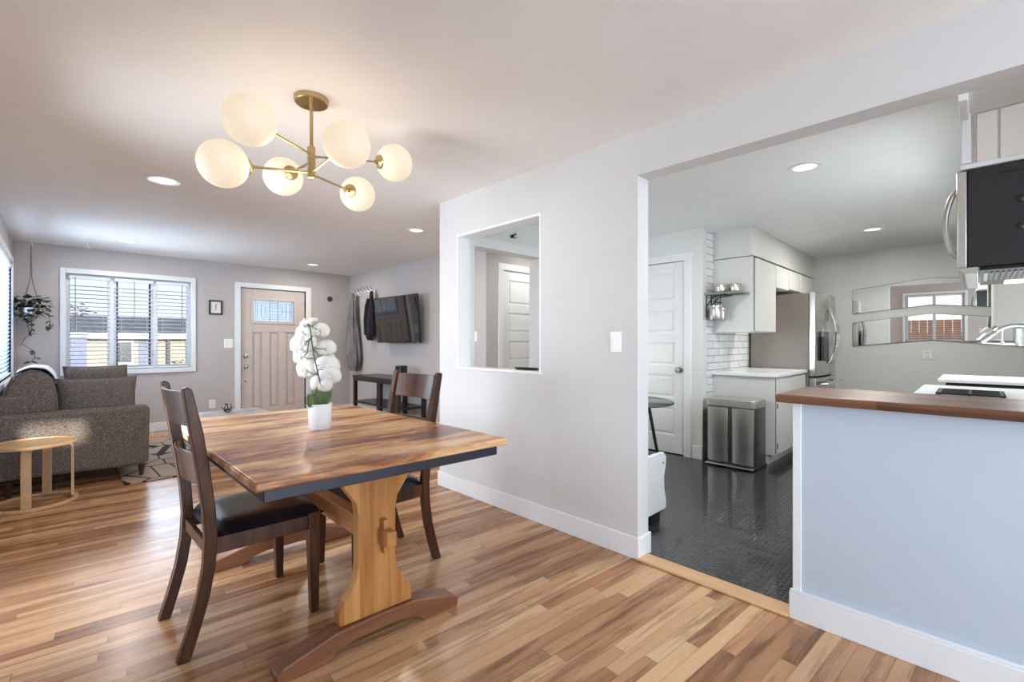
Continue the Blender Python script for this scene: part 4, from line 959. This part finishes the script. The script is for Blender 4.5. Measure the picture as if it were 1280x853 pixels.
# coat rack, throw, jacket
t = thing('coat_rack', 'white wall coat rack with metal hooks beside the television', 'coat rack', (XT, 7.38, 2.09)); o = t.location
MB(o).box(XT - .02, XT - .001, 7.03, 7.76, 2.045, 2.125).build('board', 'white_trim_paint', t, bevel=.004)
for k in range(6):
    y = 7.09 + k * .122
    MB(o).tube([(XT - .02, y, 2.075), (XT - .035, y, 2.055), (XT - .065, y, 2.06), (XT - .07, y, 2.09)], .006, 8).build('hook', 'brushed_nickel', t)
    MB(o).tube([(XT - .02, y, 2.10), (XT - .045, y, 2.12), (XT - .075, y, 2.175)], [.006, .006, .008], 8).build('hook', 'brushed_nickel', t)
def hanging_cloth(name, label, cat, mat, yc, z0, z1, wt, wb, xo, th, seed, parts=()):
    rnd = random.Random(seed); ph = [rnd.uniform(0, 6) for _ in range(5)]; mb = MB((xo, yc, (z0 + z1) / 2))
    def fn(u, v):
        a = 2 * PI * u; k = 1 - v
        w_ = (wt + (wb - wt) * min(1, k * 1.25) ** .8) * (1 - .45 * max(0, (k - .86) / .14) ** 1.5); d_ = th * (.35 + .65 * min(1, k * 1.6)) * (1 - .4 * max(0, (k - .86) / .14))
        rr = 1 + .16 * math.sin(5 * a + ph[0] + 2.5 * k) + .08 * math.sin(9 * a + ph[1] - 4 * k)
        return (xo + d_ * math.sin(a) * rr, yc + w_ * math.cos(a) * rr + .03 * math.sin(3 * k + ph[2]), z0 + (z1 - z0) * v)
    mb.grid(fn, 64, 26); bmesh.ops.remove_doubles(mb.bm, verts=mb.bm.verts[:], dist=1e-4)
    return mb
mb = hanging_cloth('x', '', '', '', 7.66, .74, 2.09, .035, .19, XT - .10, .075, 2)
tag(mb.build('throw_blanket', 'grey_throw', ang=70), 'grey throw hanging gathered from the coat rack', 'blanket')
t = thing('jacket', 'black jacket hanging from the coat rack beside the television', 'jacket', (XT - .09, 7.06, 1.7)); o = t.location
mb = hanging_cloth('x', '', '', '', 7.06, 1.27, 2.08, .03, .115, XT - .085, .045, 5); mb.o = Vector(o)
for v_ in mb.bm.verts: v_.co += Vector((XT - .085, 7.06, (1.27 + 2.08) / 2)) - Vector(o)
mb.build('jacket_body', 'black_cloth', t, ang=70)
for s_ in (-1, 1): MB(o).tube([(XT - .10, 7.06 + s_ * .05, 1.96), (XT - .10, 7.06 + s_ * .10, 1.83), (XT - .11, 7.06 + s_ * .125, 1.6), (XT - .11, 7.06 + s_ * .12, 1.36)], [.025, .038, .036, .03], 12).build('sleeve', 'black_cloth', t)

# television
def tv():
    t = thing('television', 'black flat television tilted forward on the living room wall', 'television', (XT, 6.16, 1.58)); o = t.location
    Mt = Matrix.Rotation(math.radians(-5.0), 3, 'Y') ; Mz = Matrix.Rotation(math.radians(2.0), 3, 'Z'); M = Mz @ Mt; c = Vector((3.60, 6.12, 1.578))
    MB(o).obox(c, (.035, 1.15, .70), M).build('body', 'black_plastic', t, bevel=.006)
    MB(o).obox(c + M @ Vector((-.0185, 0, .004)), (.002, 1.13, .675), M).build('screen', 'tv_screen', t)
    MB(o).obox(c + M @ Vector((-.018, -.52, -.343)), (.004, .03, .01), M).build('indicator', 'stainless', t)
    MB(o).obox((3.69, 6.16, 1.58), (.12, .10, .10)).build('mount_arm', 'black_metal', t)
    MB(o).box(XT - .02, XT - .001, 5.98, 6.34, 1.45, 1.72).build('wall_plate', 'black_metal', t)
tv()
def console():
    t = thing('console_table', 'black open console table with lower shelf below the television', 'console table', (3.5, 6.22, 0)); o = t.location
    x0, x1, y0, y1 = 3.285, 3.735, 5.55, 6.89
    MB(o).box(x0 - .01, x1, y0 - .01, y1 + .01, .698, .724).build('table_top', 'espresso_console', t, bevel=.003)
    MB(o).box(x0, x0 + .02, y0, y1, .645, .698).box(x1 - .02, x1, y0, y1, .645, .698).box(x0 + .02, x1 - .02, y0, y0 + .02, .645, .698).box(x0 + .02, x1 - .02, y1 - .02, y1, .645, .698).build('apron', 'espresso_console', t)
    MB(o).box(x0 + .01, x1 - .01, y0 + .01, y1 - .01, .30, .33).build('shelf', 'espresso_console', t, bevel=.003)
    for x in (x0, x1 - .05):
        for y in (y0, 6.05, y1 - .05): MB(o).box(x, x + .05, y, y + .05, 0, .698).build('leg', 'espresso_console', t, bevel=.003)
console()
t = thing('speaker', 'small black speaker box standing on the console table', 'speaker', (3.52, 5.85, .724)); o = t.location
MB(o).box(3.46, 3.58, 5.78, 5.93, .725, .90).build('body', 'black_plastic', t, bevel=.015, seg=3); MB(o).box(3.456, 3.461, 5.80, 5.91, .745, .88).build('grille', 'black_cloth', t, bevel=.002)
MB(o).tube([(3.50, 5.94, .87), (3.50, 5.98, .87), (3.50, 5.98, .76), (3.50, 5.94, .76)], .006, 8).build('handle', 'black_metal', t)

# pass-through items
mb = MB((2.44, 2.35, 1.036)); mb.lathe([(0, 0), (.09, 0), (.11, .012), (.105, .014), (.088, .005), (0, .004)], (2.445, 2.33, 1.0365), 32, Matrix.Diagonal((.38, 1.15, 1)))
tag(mb.build('tray', 'tray_black'), 'thin black tray on the pass-through sill', 'tray')
mb = MB((3.13, 3.18, 2.26)); mb.sphere((3.125, 3.165, 2.262), .018, 14, 10); mb.sphere((3.165, 3.165, 2.29), .010, 12, 8); mb.cyl((3.125, 3.18, 2.262), (3.125, 3.15, 2.262), .01, n=10); mb.tube([(3.125, 3.165, 2.262), (3.165, 3.165, 2.29)], .005, 6); mb.sphere((3.165, 3.165, 2.255), .008, 12, 8)
tag(mb.build('wall_hook', 'black_metal'), 'small black hook high on the kitchen end wall', 'hook')

# ------------------------------------------------------------------ kitchen
def peninsula():
    t = thing('peninsula_cabinet', 'pale blue white peninsula base with baseboard under the butcher block', 'kitchen peninsula', (2.56, .07, 0)); o = t.location
    MB(o).box(XP0 + .008, 2.76, YS + .001, .575, .0, .970).build('body', 'peninsula_paint', t)
    MB(o).box(XP0, XP0 + .03, .556, .589, .11, .970).box(XP0 + .03, 2.76, .575, .587, .11, .970).build('corner_trim', 'white_trim_paint', t, bevel=.002)
    MB(o).box(XP0 - .014, XP0 + .008, YS + .001, .60, 0, .118).box(XP0 - .01, XP0 + .008, YS + .001, .598, .118, .13).build('baseboard', 'white_trim_paint', t, bevel=.003)
    for z in (.27, .80): MB(o).cyl((XP0 + .04, .593, z - .03), (XP0 + .04, .593, z + .03), .006, n=8).build('hinge', 'brushed_nickel', t)
peninsula()
tag(MB((2.53, .1, .99)).box(2.285, 2.785, YS + .001, .640, .970, 1.006).build('butcher_block_counter', 'butcher_block', bevel=.006, seg=3), 'brown butcher block countertop on the peninsula', 'countertop')

def gas_range():
    t = thing('gas_range', 'white gas range with black grates behind the peninsula', 'range', (3.17, -.1, 0)); o = t.location
    x0, x1 = 2.79, 3.53
    MB(o).box(x0, x1, YS + .02, .19, .06, .93).build('body', 'white_gloss', t, bevel=.006)
    MB(o).box(x0 - .001, x1 + .001, YS + .01, .225, .93, .997).build('cooktop', 'white_gloss', t, bevel=.008, seg=3)
    MB(o).box(x0 + .05, x1 - .05, .19, .205, .25, .78).build('oven_door', 'white_gloss', t, bevel=.006)
    MB(o).cyl((x0 + .08, .235, .74), (x1 - .08, .235, .74), .012).build('oven_handle', 'stainless', t)
    for k, y in enumerate((.03, -.26)):
        g = MB(o)
        for xx in (x0 + .05, x0 + .13, x0 + .21, x0 + .29):
            g.box(xx - .006, xx + .006, y - .11, y + .11, 1.003, 1.013)
            for yy in (y - .10, y + .10): g.box(xx - .006, xx + .006, yy - .006, yy + .006, .997, 1.004)
        for yy in (y - .10, y, y + .10): g.box(x0 + .04, x0 + .30, yy - .006, yy + .006, 1.002, 1.011)
        gg = g.build('grate', 'black_metal', t, bevel=.002)
        for xx in (x0 + .17,): MB(o).lathe([(0, 0), (.045, 0), (.045, .004), (.03, .005), (0, .005)], (xx, y, .997), 20).build('burner', 'black_metal', t)
    for k in range(5):
        Mx = Matrix.Rotation(-PI / 2, 3, 'X'); MB(o).lathe([(0, 0), (.02, 0), (.017, .022), (0, .024)], (x0 + .13 + k * .12, .19, .88), 16, Mx).build('control_knob', 'black_plastic', t)
gas_range()
def sink_counter():
    t = thing('sink_cabinet', 'white sink base cabinet past the range', 'cabinet', (4.6, -.15, 0)); o = t.location
    MB(o).box(3.56, 5.6, YS + .001, .11, .1, .904).build('body', 'white_cabinet_paint', t)
    for k in range(4):
        d = MB(o).box(3.58 + k * .5, 4.06 + k * .5, .11, .128, .14, .88).build('door', 'white_cabinet_paint', t, bevel=.003)
        MB(o).cyl((3.64 + k * .5, .14, .62), (3.64 + k * .5, .14, .74), .006, n=8).build('handle', 'brushed_nickel', d)
sink_counter()
tag(MB((3.8, -.15, 1.02)).box(3.555, 4.08, YS + .03, .166, 1.011, 1.030).build('cutting_board', 'countertop_white', bevel=.005), 'thick white board laid over the counter just past the range', 'cutting board')
MBk = MB((4.6, -.15, .93)); MBk.box(3.55, 5.62, YS + .001, .15, .905, .94); tag(MBk.build('countertop', 'countertop_white', bevel=.005), 'white countertop of the sink run past the range', 'countertop')
tag(MB((3.8, -.15, .97)).box(3.58, 4.05, -.40, .135, .9405, 1.0105).build('shadow_line_block', 'black_plastic', bevel=.01), 'dark block standing in for the shadow line under the white board', 'tray')  # black block drawn in place of the shade under the board
def faucet():
    bx_, by_, z0 = 4.0, -.27, 1.046
    t = thing('faucet', 'chrome gooseneck kitchen faucet with pull down head', 'faucet', (bx_, by_, z0)); o = t.location
    MB(o).lathe([(0, -.015), (.030, -.015), (.030, .008), (.020, .02), (.018, .09), (0, .09)], (bx_, by_, z0), 24).build('base', 'chrome', t)
    pts = [(bx_, by_, z0 + .08)] + [(bx_, by_ + .115 - .115 * math.cos(a), z0 + .19 + .105 * math.sin(a)) for a in [PI * k / 14 for k in range(0, 12)]]
    MB(o).tube(pts, .0135, 14).build('spout', 'chrome', t)
    e_ = Vector(pts[-1]); d = (e_ - Vector(pts[-2])).normalized()
    MB(o).tube([e_ - d * .005, e_ + d * .03, e_ + d * .085], [.015, .019, .023], 16).build('spray_head', 'chrome', t)
    MB(o).tube([(bx_ - .02, by_, z0 + .05), (bx_ - .05, by_ + .01, z0 + .055), (bx_ - .07, by_ + .08, z0 + .07)], [.010, .009, .008], 10).build('lever', 'chrome', t)
faucet()
def microwave():
    t = thing('microwave', 'over range microwave with black side and stainless door edge', 'microwave', (3.09, -.2, 1.55)); o = t.location
    x0, x1, yf, z0, z1 = 2.72, 3.48, .034, 1.552, 1.962
    MB(o).box(x0, x1, YS + .03, yf, z0, z1).build('case', 'microwave_case', t, bevel=.003)
    MB(o).box(x0 - .002, x1, yf + .001, yf + .034, z0 - .002, z1 - .002).build('door', 'stainless', t, bevel=.005, label='stainless door edge')
    arc = [(x0 + .03, yf + .034 + .036 * math.sin(PI * k / 12) ** .7, 1.60 + .29 * k / 12) for k in range(13)]
    MB(o).tube([(x0 + .03, yf + .03, 1.60)] + arc[1:-1] + [(x0 + .03, yf + .03, 1.89)], .011, 12).build('handle', 'brushed_nickel', t, label='curved brushed handle')
    MB(o).prism([(yf + .034, z0), (yf + .012, z0 - .026), (yf - .03, z0 - .026), (yf - .03, z0)], 'x', x0, x1).build('vent_lip', 'stainless', t, bevel=.002)
    g = MB(o).box(x0 + .02, x1 - .02, YS + .08, yf - .035, z0 - .014, z0).build('underside', 'black_plastic', t, bevel=.002)
    m2 = MB(o)
    for k in range(16): m2.box(x0 + .10, x0 + .42, yf - .33 + k * .017, yf - .322 + k * .017, z0 - .019, z0 - .013)
    m2.build('filter_grille', 'stainless_dark', g)
    for ya, yb_ in ((-.36, -.335), (-.06, -.048)): MB(o).box(x0 + .08, x0 + .44, yf + ya, yf + yb_, z0 - .022, z0 - .013).build('filter_bar', 'stainless', g)
    MB(o).box(x0 + .52, x1 - .06, yf - .22, yf - .12, z0 - .019, z0 - .013).build('lamp_cover', 'microwave_lamp', g, label='glowing lamp cover')
    for z in (1.70, 1.81):
        MB(o).lathe([(0, -.003), (.016, -.003), (.016, .002), (.006, .006), (0, .006)], (x0, -.115, z), 16, Matrix.Rotation(-PI / 2, 3, 'Y')).build('mounting_screw', 'black_plastic', t)
    MB(o).box(x0 - .004, x0 + .001, -.30, -.05, 1.925, 1.932).build('vent_slot', 'black_plastic', t)
    MB(o).box(x0 - .005, x0 + .001, -.40, -.20, 1.66, 1.86).build('side_vent', 'black_plastic', t, bevel=.003)
microwave()
def range_cabinet():
    t = thing('wall_cabinet', 'beadboard sided wall cabinet above the microwave', 'cabinet', (3.1, -.2, 1.98)); o = t.location
    MB(o).box(2.722, 3.48, YS + .001, .015, 1.968, 2.189).build('body', 'beadboard_paint', t)
    MB(o).box(2.708, 3.48, YS + .001, .055, 1.963, 1.984).build('bottom_board', 'white_trim_paint', t, bevel=.003)
    ys = [.012, -.055, -.145, -.235, -.325, -.415]; p = MB(o)
    for a, b in zip(ys, ys[1:]): p.box(2.713, 2.722, b + .004, a - .004, 1.984, 2.186)
    p.build('beadboard', 'beadboard_paint', t, bevel=.003)
    for a, b in ((2.73, 3.10), (3.11, 3.475)): MB(o).box(a, b, .015, .022, 1.99, 2.18).build('door', 'white_cabinet_paint', t)
range_cabinet()
t = thing('wall_cabinet', 'white wall cabinet on the sink side beside the mirrors', 'cabinet', (6.0, -.25, 1.37)); o = t.location
MB(o).box(5.5, 6.5, YS + .001, -.10, 1.37, 2.189).build('body', 'white_cabinet_paint', t, bevel=.002)
for a, b in ((5.502, 5.995), (6.005, 6.498)): MB(o).box(a, b, -.10, -.082, 1.374, 2.185).build('door', 'white_cabinet_paint', t, bevel=.003)

# mirror strips (hung leaning slightly forward)
def mirror(label, zl, zp, zb, zpb):
    t = thing('wall_mirror', label, 'mirror', (XK, .408, zl), 0, 'pair of angled mirror strips'); o = t.location
    mb = MB(o); y0, ym, y1 = 1.20, .408, -.385; tl = math.tan(math.radians(1.4)); zc = 1.2
    P = [(y0, zb), (ym, zpb), (y1, zb), (y1, zl), (ym, zp), (y0, zl)]
    f = [mb.v((XK - .008 - (z - zb) * tl, y, z)) for y, z in P]; b = [mb.v((XK - .002, y, z)) for y, z in P]
    mb.bm.faces.new([f[0], f[1], f[4], f[5]]); mb.bm.faces.new([f[1], f[2], f[3], f[4]]); mb.bm.faces.new([b[0], b[1], b[4], b[5]]); mb.bm.faces.new([b[1], b[2], b[3], b[4]])
    for i in range(6): mb.bm.faces.new([f[i], f[(i + 1) % 6], b[(i + 1) % 6], b[i]])
    mb.build('mirror_glass', 'mirror_silver', t, smooth=False)
    e_ = MB(o); ring = [(XK - .009 - (z - zb) * tl, y, z) for y, z in P]
    e_.tube(ring + [ring[0]], .0025, 6); e_.build('mirror_edge', 'stainless_dark', t)
mirror('upper of two frameless chevron mirror strips on the kitchen wall', 1.94, 2.03, 1.617, 1.70)
mirror('lower of two frameless chevron mirror strips on the kitchen wall', 1.50, 1.59, 1.184, 1.268)

# tile side cabinets
def base_cabinet():
    t = thing('base_cabinet', 'white base cabinet between the trash can and the refrigerator', 'cabinet', (5.6, 1.75, 0)); o = t.location
    x0, x1, y0 = 5.085, 6.14, 1.43
    MB(o).box(x0, x1, y0, YT - .001, .10, .885).build('body', 'white_cabinet_paint', t, bevel=.002)
    MB(o).box(x0 + .01, x1, y0 + .06, YT - .001, .005, .10).build('toe_kick', 'white_cabinet_paint', t)
    xm = (x0 + x1) / 2
    MB(o).box(x0 + .02, x1 - .015, y0 - .006, y0, .125, .865).build('gap_shade_strip', 'black_plastic', t)  # black strip standing in for shade behind drawers and doors
    for a, b in ((x0 + .012, xm - .004), (xm + .004, x1 - .01)):
        MB(o).box(a, b, y0 - .024, y0 - .006, .70, .872).build('drawer', 'white_cabinet_paint', t, bevel=.003)
        d = MB(o).box(a, b, y0 - .024, y0 - .006, .115, .685).build('door', 'white_cabinet_paint', t, bevel=.003)
        for z in (.20, .60): MB(o).cyl((a + .004, y0 - .02, z - .025), (a + .004, y0 - .02, z + .025), .006, n=8).build('hinge', 'stainless_dark', d)
base_cabinet()
tag(MB((5.6, 1.72, .9)).box(5.05, 6.15, 1.395, YT - .001, .886, .922).build('countertop', 'countertop_white', bevel=.004), 'white countertop on the base cabinet beside the refrigerator', 'countertop')
def upper_cabinets():
    for i, (x0, x1, z0, lab) in enumerate(((5.10, 5.745, 1.345, 'tall white wall cabinet beside the open shelf'), (5.75, 6.245, 1.85, 'short white wall cabinet next to the tall one'), (6.25, 6.745, 1.87, 'short white wall cabinet above the refrigerator centre'), (6.75, 7.36, 1.87, 'short white wall cabinet nearest the mirror wall'))):
        t = thing('wall_cabinet', lab, 'cabinet', ((x0 + x1) / 2, 1.85, z0), 0, 'white wall cabinets under the soffit'); o = t.location
        MB(o).box(x0 + .006, x1 - .006, 1.624, 1.632, z0 + .02, 2.1).build('gap_shade_strip', 'black_plastic', t)  # black filler gives the gap behind the door its shade
        MB(o).box(x0, x1, 1.632, YT - .001, z0, 2.13).build('body', 'white_cabinet_paint', t, bevel=.002)
        MB(o).box(x0 + .006, x1 - .006, 1.604, 1.624, z0 + .006, 2.105).build('door', 'white_cabinet_paint', t, bevel=.003)
        MB(o).box(x0 + .002, x1 - .002, 1.622, 1.633, 2.107, 2.13).build('soffit_shade_strip', 'black_plastic', t)  # black strip in place of the shade line over the door
upper_cabinets()
def fridge():
    t = thing('refrigerator', 'stainless french door refrigerator with grey side', 'refrigerator', (6.7, 1.7, 0)); o = t.location
    x0, x1, yb, z1 = 6.18, 7.22, 1.385, 1.82; xm = 6.70
    MB(o).box(x0, x1, yb, YT - .03, .03, z1 - .01).build('cabinet_body', 'fridge_side_grey', t, bevel=.004)
    def curved(a, b, z0, z1_, name, label=None):
        mb = MB(o); n = 10; rows = []
        full = x1 - x0
        def bow(x): u = (x - x0) / full * 2 - 1; return .035 * (1 - u * u)
        for i in range(n + 1):
            x = a + (b - a) * i / n; y = 1.318 - bow(x)
            rows.append([mb.v((x, y, z0)), mb.v((x, yb - .004, z0)), mb.v((x, yb - .004, z1_)), mb.v((x, y, z1_))])
        for A, B in zip(rows, rows[1:]):
            for j in range(4): mb.bm.faces.new([A[j], A[(j + 1) % 4], B[(j + 1) % 4], B[j]])
        mb.bm.faces.new(rows[0]); mb.bm.faces.new(rows[-1][::-1]); return mb.build(name, 'fridge_steel', t, bevel=.005, label=label)
    dl = curved(x0, xm - .004, .845, z1, 'door'); dr = curved(xm + .004, x1, .845, z1, 'door'); fz = curved(x0, x1, .08, .825, 'freezer_drawer')
    MB(o).box(x0 + .02, x1 - .02, 1.37, yb, .825, .845).build('gap_strip', 'black_plastic', t)
    for d, xx in ((dl, xm - .05), (dr, xm + .05)):
        pts = [(xx, 1.275 - .075 * math.sin(PI * k / 12) ** .8, .98 + .66 * k / 12) for k in range(13)]
        MB(o).tube(pts, .013, 10).build('handle', 'chrome', d, label='curved chrome handle')
    MB(o).tube([(x0 + .12, 1.29, .75), (x0 + .14, 1.235, .755), (x1 - .14, 1.21, .755), (x1 - .12, 1.28, .75)], .013, 10).build('handle', 'chrome', fz)
    MB(o).box(x0 + .14, xm - .13, 1.265, 1.30, 1.02, 1.30).build('dispenser', 'black_plastic', dl, bevel=.005, label='black water dispenser')
    MB(o).box(x0 + .14, xm - .13, 1.262, 1.30, 1.30, 1.36).build('dispenser_panel', 'stainless_dark', dl, bevel=.004)
fridge()
def trash_can():
    t = thing('trash_can', 'stainless two compartment step trash can beside the base cabinet', 'trash can', (4.88, 1.72, 0)); o = t.location
    x0, x1, y0, y1 = 4.71, 5.06, 1.49, 1.965
    def rr(a, b, c, d, r, n=6):
        pts = []
        for cx2, cy2, s_ in ((b - r, d - r, 0), (a + r, d - r, 1), (a + r, c + r, 2), (b - r, c + r, 3)):
            for k in range(n + 1): an = PI / 2 * (s_ + k / n); pts.append((cx2 + r * math.cos(an), cy2 + r * math.sin(an)))
        return pts
    MB(o).prism(rr(x0 + .012, x1, y0 + .006, y1 - .006, .04), 'z', .03, .60).build('body', 'stainless_dark', t, ang=30)
    ym = (y0 + y1) / 2
    for a, b in ((y0 + .02, ym - .022), (ym + .022, y1 - .02)):
        mb = MB(o); n = 10; rows = []
        for i in range(n + 1):
            u = -1 + 2 * i / n; y = (a + b) / 2 + u * (b - a) / 2; x = x0 + .006 - .012 * (1 - u * u)
            rows.append([mb.v((x, y, .05)), mb.v((x0 + .03, y, .05)), mb.v((x0 + .03, y, .585)), mb.v((x, y, .585))])
        for A, B in zip(rows, rows[1:]):
            for j in range(4): mb.bm.faces.new([A[j], A[(j + 1) % 4], B[(j + 1) % 4], B[j]])
        mb.bm.faces.new(rows[0]); mb.bm.faces.new(rows[-1][::-1]); mb.build('front_panel', 'stainless', t, bevel=.003)
    MB(o).prism(rr(x0, x1 + .004, y0, y1, .042), 'z', .60, .652).build('lid_rim', 'stainless', t, bevel=.003, ang=30)
    MB(o).prism(rr(x0 + .01, x1 - .006, y0 + .01, y1 - .01, .038), 'z', .652, .668).build('lid', 'stainless', t, bevel=.005, ang=30)
    MB(o).prism(rr(x0 - .004, x1 + .006, y0 - .004, y1 + .004, .044), 'z', .006, .032).build('base', 'black_plastic', t, bevel=.003, ang=30)
    MB(o).box(x0 - .045, x0 + .01, y0 + .01, y1 - .01, .016, .030).build('pedal', 'stainless', t, bevel=.004)
trash_can()

# shelf with canisters on the tile wall
def rail_shelf():
    t = thing('wall_shelf', 'grey bracket shelf on the tiles holding steel canisters', 'shelf', (4.98, 1.9, 1.75)); o = t.location
    MB(o).box(4.855, 5.075, 1.66, YT - .002, 1.735, 1.757).build('board', 'shelf_wood_grey', t, bevel=.003)
    for x in (4.90, 5.03):
        MB(o).tube([(x, YT - .006, 1.50), (x, YT - .006, 1.735)], .006, 8).tube([(x, YT - .006, 1.62), (x, YT - .08, 1.715), (x, YT - .22, 1.730)], .006, 8).build('bracket', 'black_metal', t)
    MB(o).cyl((4.84, YT - .10, 1.66), (5.08, YT - .10, 1.66), .005, n=8).build('rail', 'black_metal', t)
    for x in (4.90, 5.03): MB(o).cyl((x, YT - .10, 1.66), (x, YT - .10, 1.735), .004, n=8).build('rail_drop', 'black_metal', t)
rail_shelf()
can0 = None
for k, (x, y, z, r, h, lab) in enumerate(((4.925, 1.90, 1.758, .062, .085, 'steel canister on the shelf nearest the pantry'), (5.008, 1.785, 1.758, .060, .088, 'steel canister on the shelf nearest the wall cabinet'), (4.895, 1.935, 1.475, .062, .145, 'steel canister hanging below the shelf beside the pantry wall'), (5.024, 1.935, 1.475, .055, .125, 'steel canister hanging below the shelf nearest the wall cabinet'))):
    t = thing('canister', lab, 'canister', (x, y, z), 0, 'steel canisters at the wall shelf')
    MB().lathe([(0, 0), (r * .96, 0), (r, .004), (r, h - .004), (r * .97, h), (r * .92, h), (r * .92, .01), (0, .01)], n=28).build('body', 'stainless', t, ang=40)
    MB().ring((0, 0, h - .012), r + .001, [(-.002, 0), (.003, 0), (.003, .012), (-.002, .012)], 28).build('rim', 'chrome', t)
    if k > 1: MB().tube([(0, .0, h - .01), (0, .005, h + .02), (0, .01, 1.667 - z), (0, .003, 1.667 - z + .004)], .003, 6).build('hook', 'black_metal', t)

# breakfast nook: white bench and glass table
t = thing('bench', 'white scalloped bench end at the kitchen side of the partition', 'bench', (2.7, 1.9, 0)); o = t.location
prof = [(2.53, .475), (2.995, .475), (3.035, .44), (3.03, .38), (3.005, .30), (3.01, .22), (3.035, .13), (3.03, .075), (2.53, .075)]
MB(o).prism(prof, 'y', 1.54, 1.565).build('end_panel', 'white_gloss', t, bevel=.004, label='white scalloped end panel')
MB(o).prism(prof, 'y', 2.70, 2.725).build('end_panel', 'white_gloss', t, bevel=.004)
MB(o).box(2.53, 3.0, 1.565, 2.70, .40, .43).build('seat', 'white_gloss', t, bevel=.004)
MB(o).box(2.55, 2.58, 1.565, 2.70, .10, .40).build('back_board', 'white_gloss', t)
MB(o).lathe([(0, 0), (.008, 0), (.008, .003), (0, .003)], (2.99, 1.54, .40), 12, Matrix.Rotation(PI / 2, 3, 'X')).build('screw', 'stainless_dark', t)
for x in (2.60, 2.90):
    for y in (1.58, 2.66): MB(o).box(x - .06, x + .06, y - .03, y + .03, .0045, .075).build('foot', 'black_plastic', t, bevel=.003)
def glass_table():
    cx2, cy2, R_ = 3.42, 2.12, .40
    t = thing('bistro_table', 'round glass topped table with black metal legs by the pantry door', 'table', (cx2, cy2, 0)); o = t.location
    MB(o).lathe([(0, .735), (R_, .735), (R_ + .003, .740), (R_, .745), (0, .745)], (cx2, cy2, 0), 64).build('table_top', 'table_glass', t, ang=60)
    MB(o).ring((cx2, cy2, .733), R_, [(-.006, 0), (.006, 0), (.006, .006), (-.006, .006)], 64).build('rim', 'black_metal', t)
    for k in range(4):
        a = math.radians(-52 + 90 * k); MB(o).tube([(cx2 + .20 * math.cos(a), cy2 + .20 * math.sin(a), .733), (cx2 + .33 * math.cos(a), cy2 + .33 * math.sin(a), .005)], [.014, .012], 10).build('leg', 'black_metal', t)
    MB(o).ring((cx2, cy2, .71), .2, [(-.008, 0), (.008, 0), (.008, .02), (-.008, .02)], 32).build('support_ring', 'black_metal', t)
glass_table()
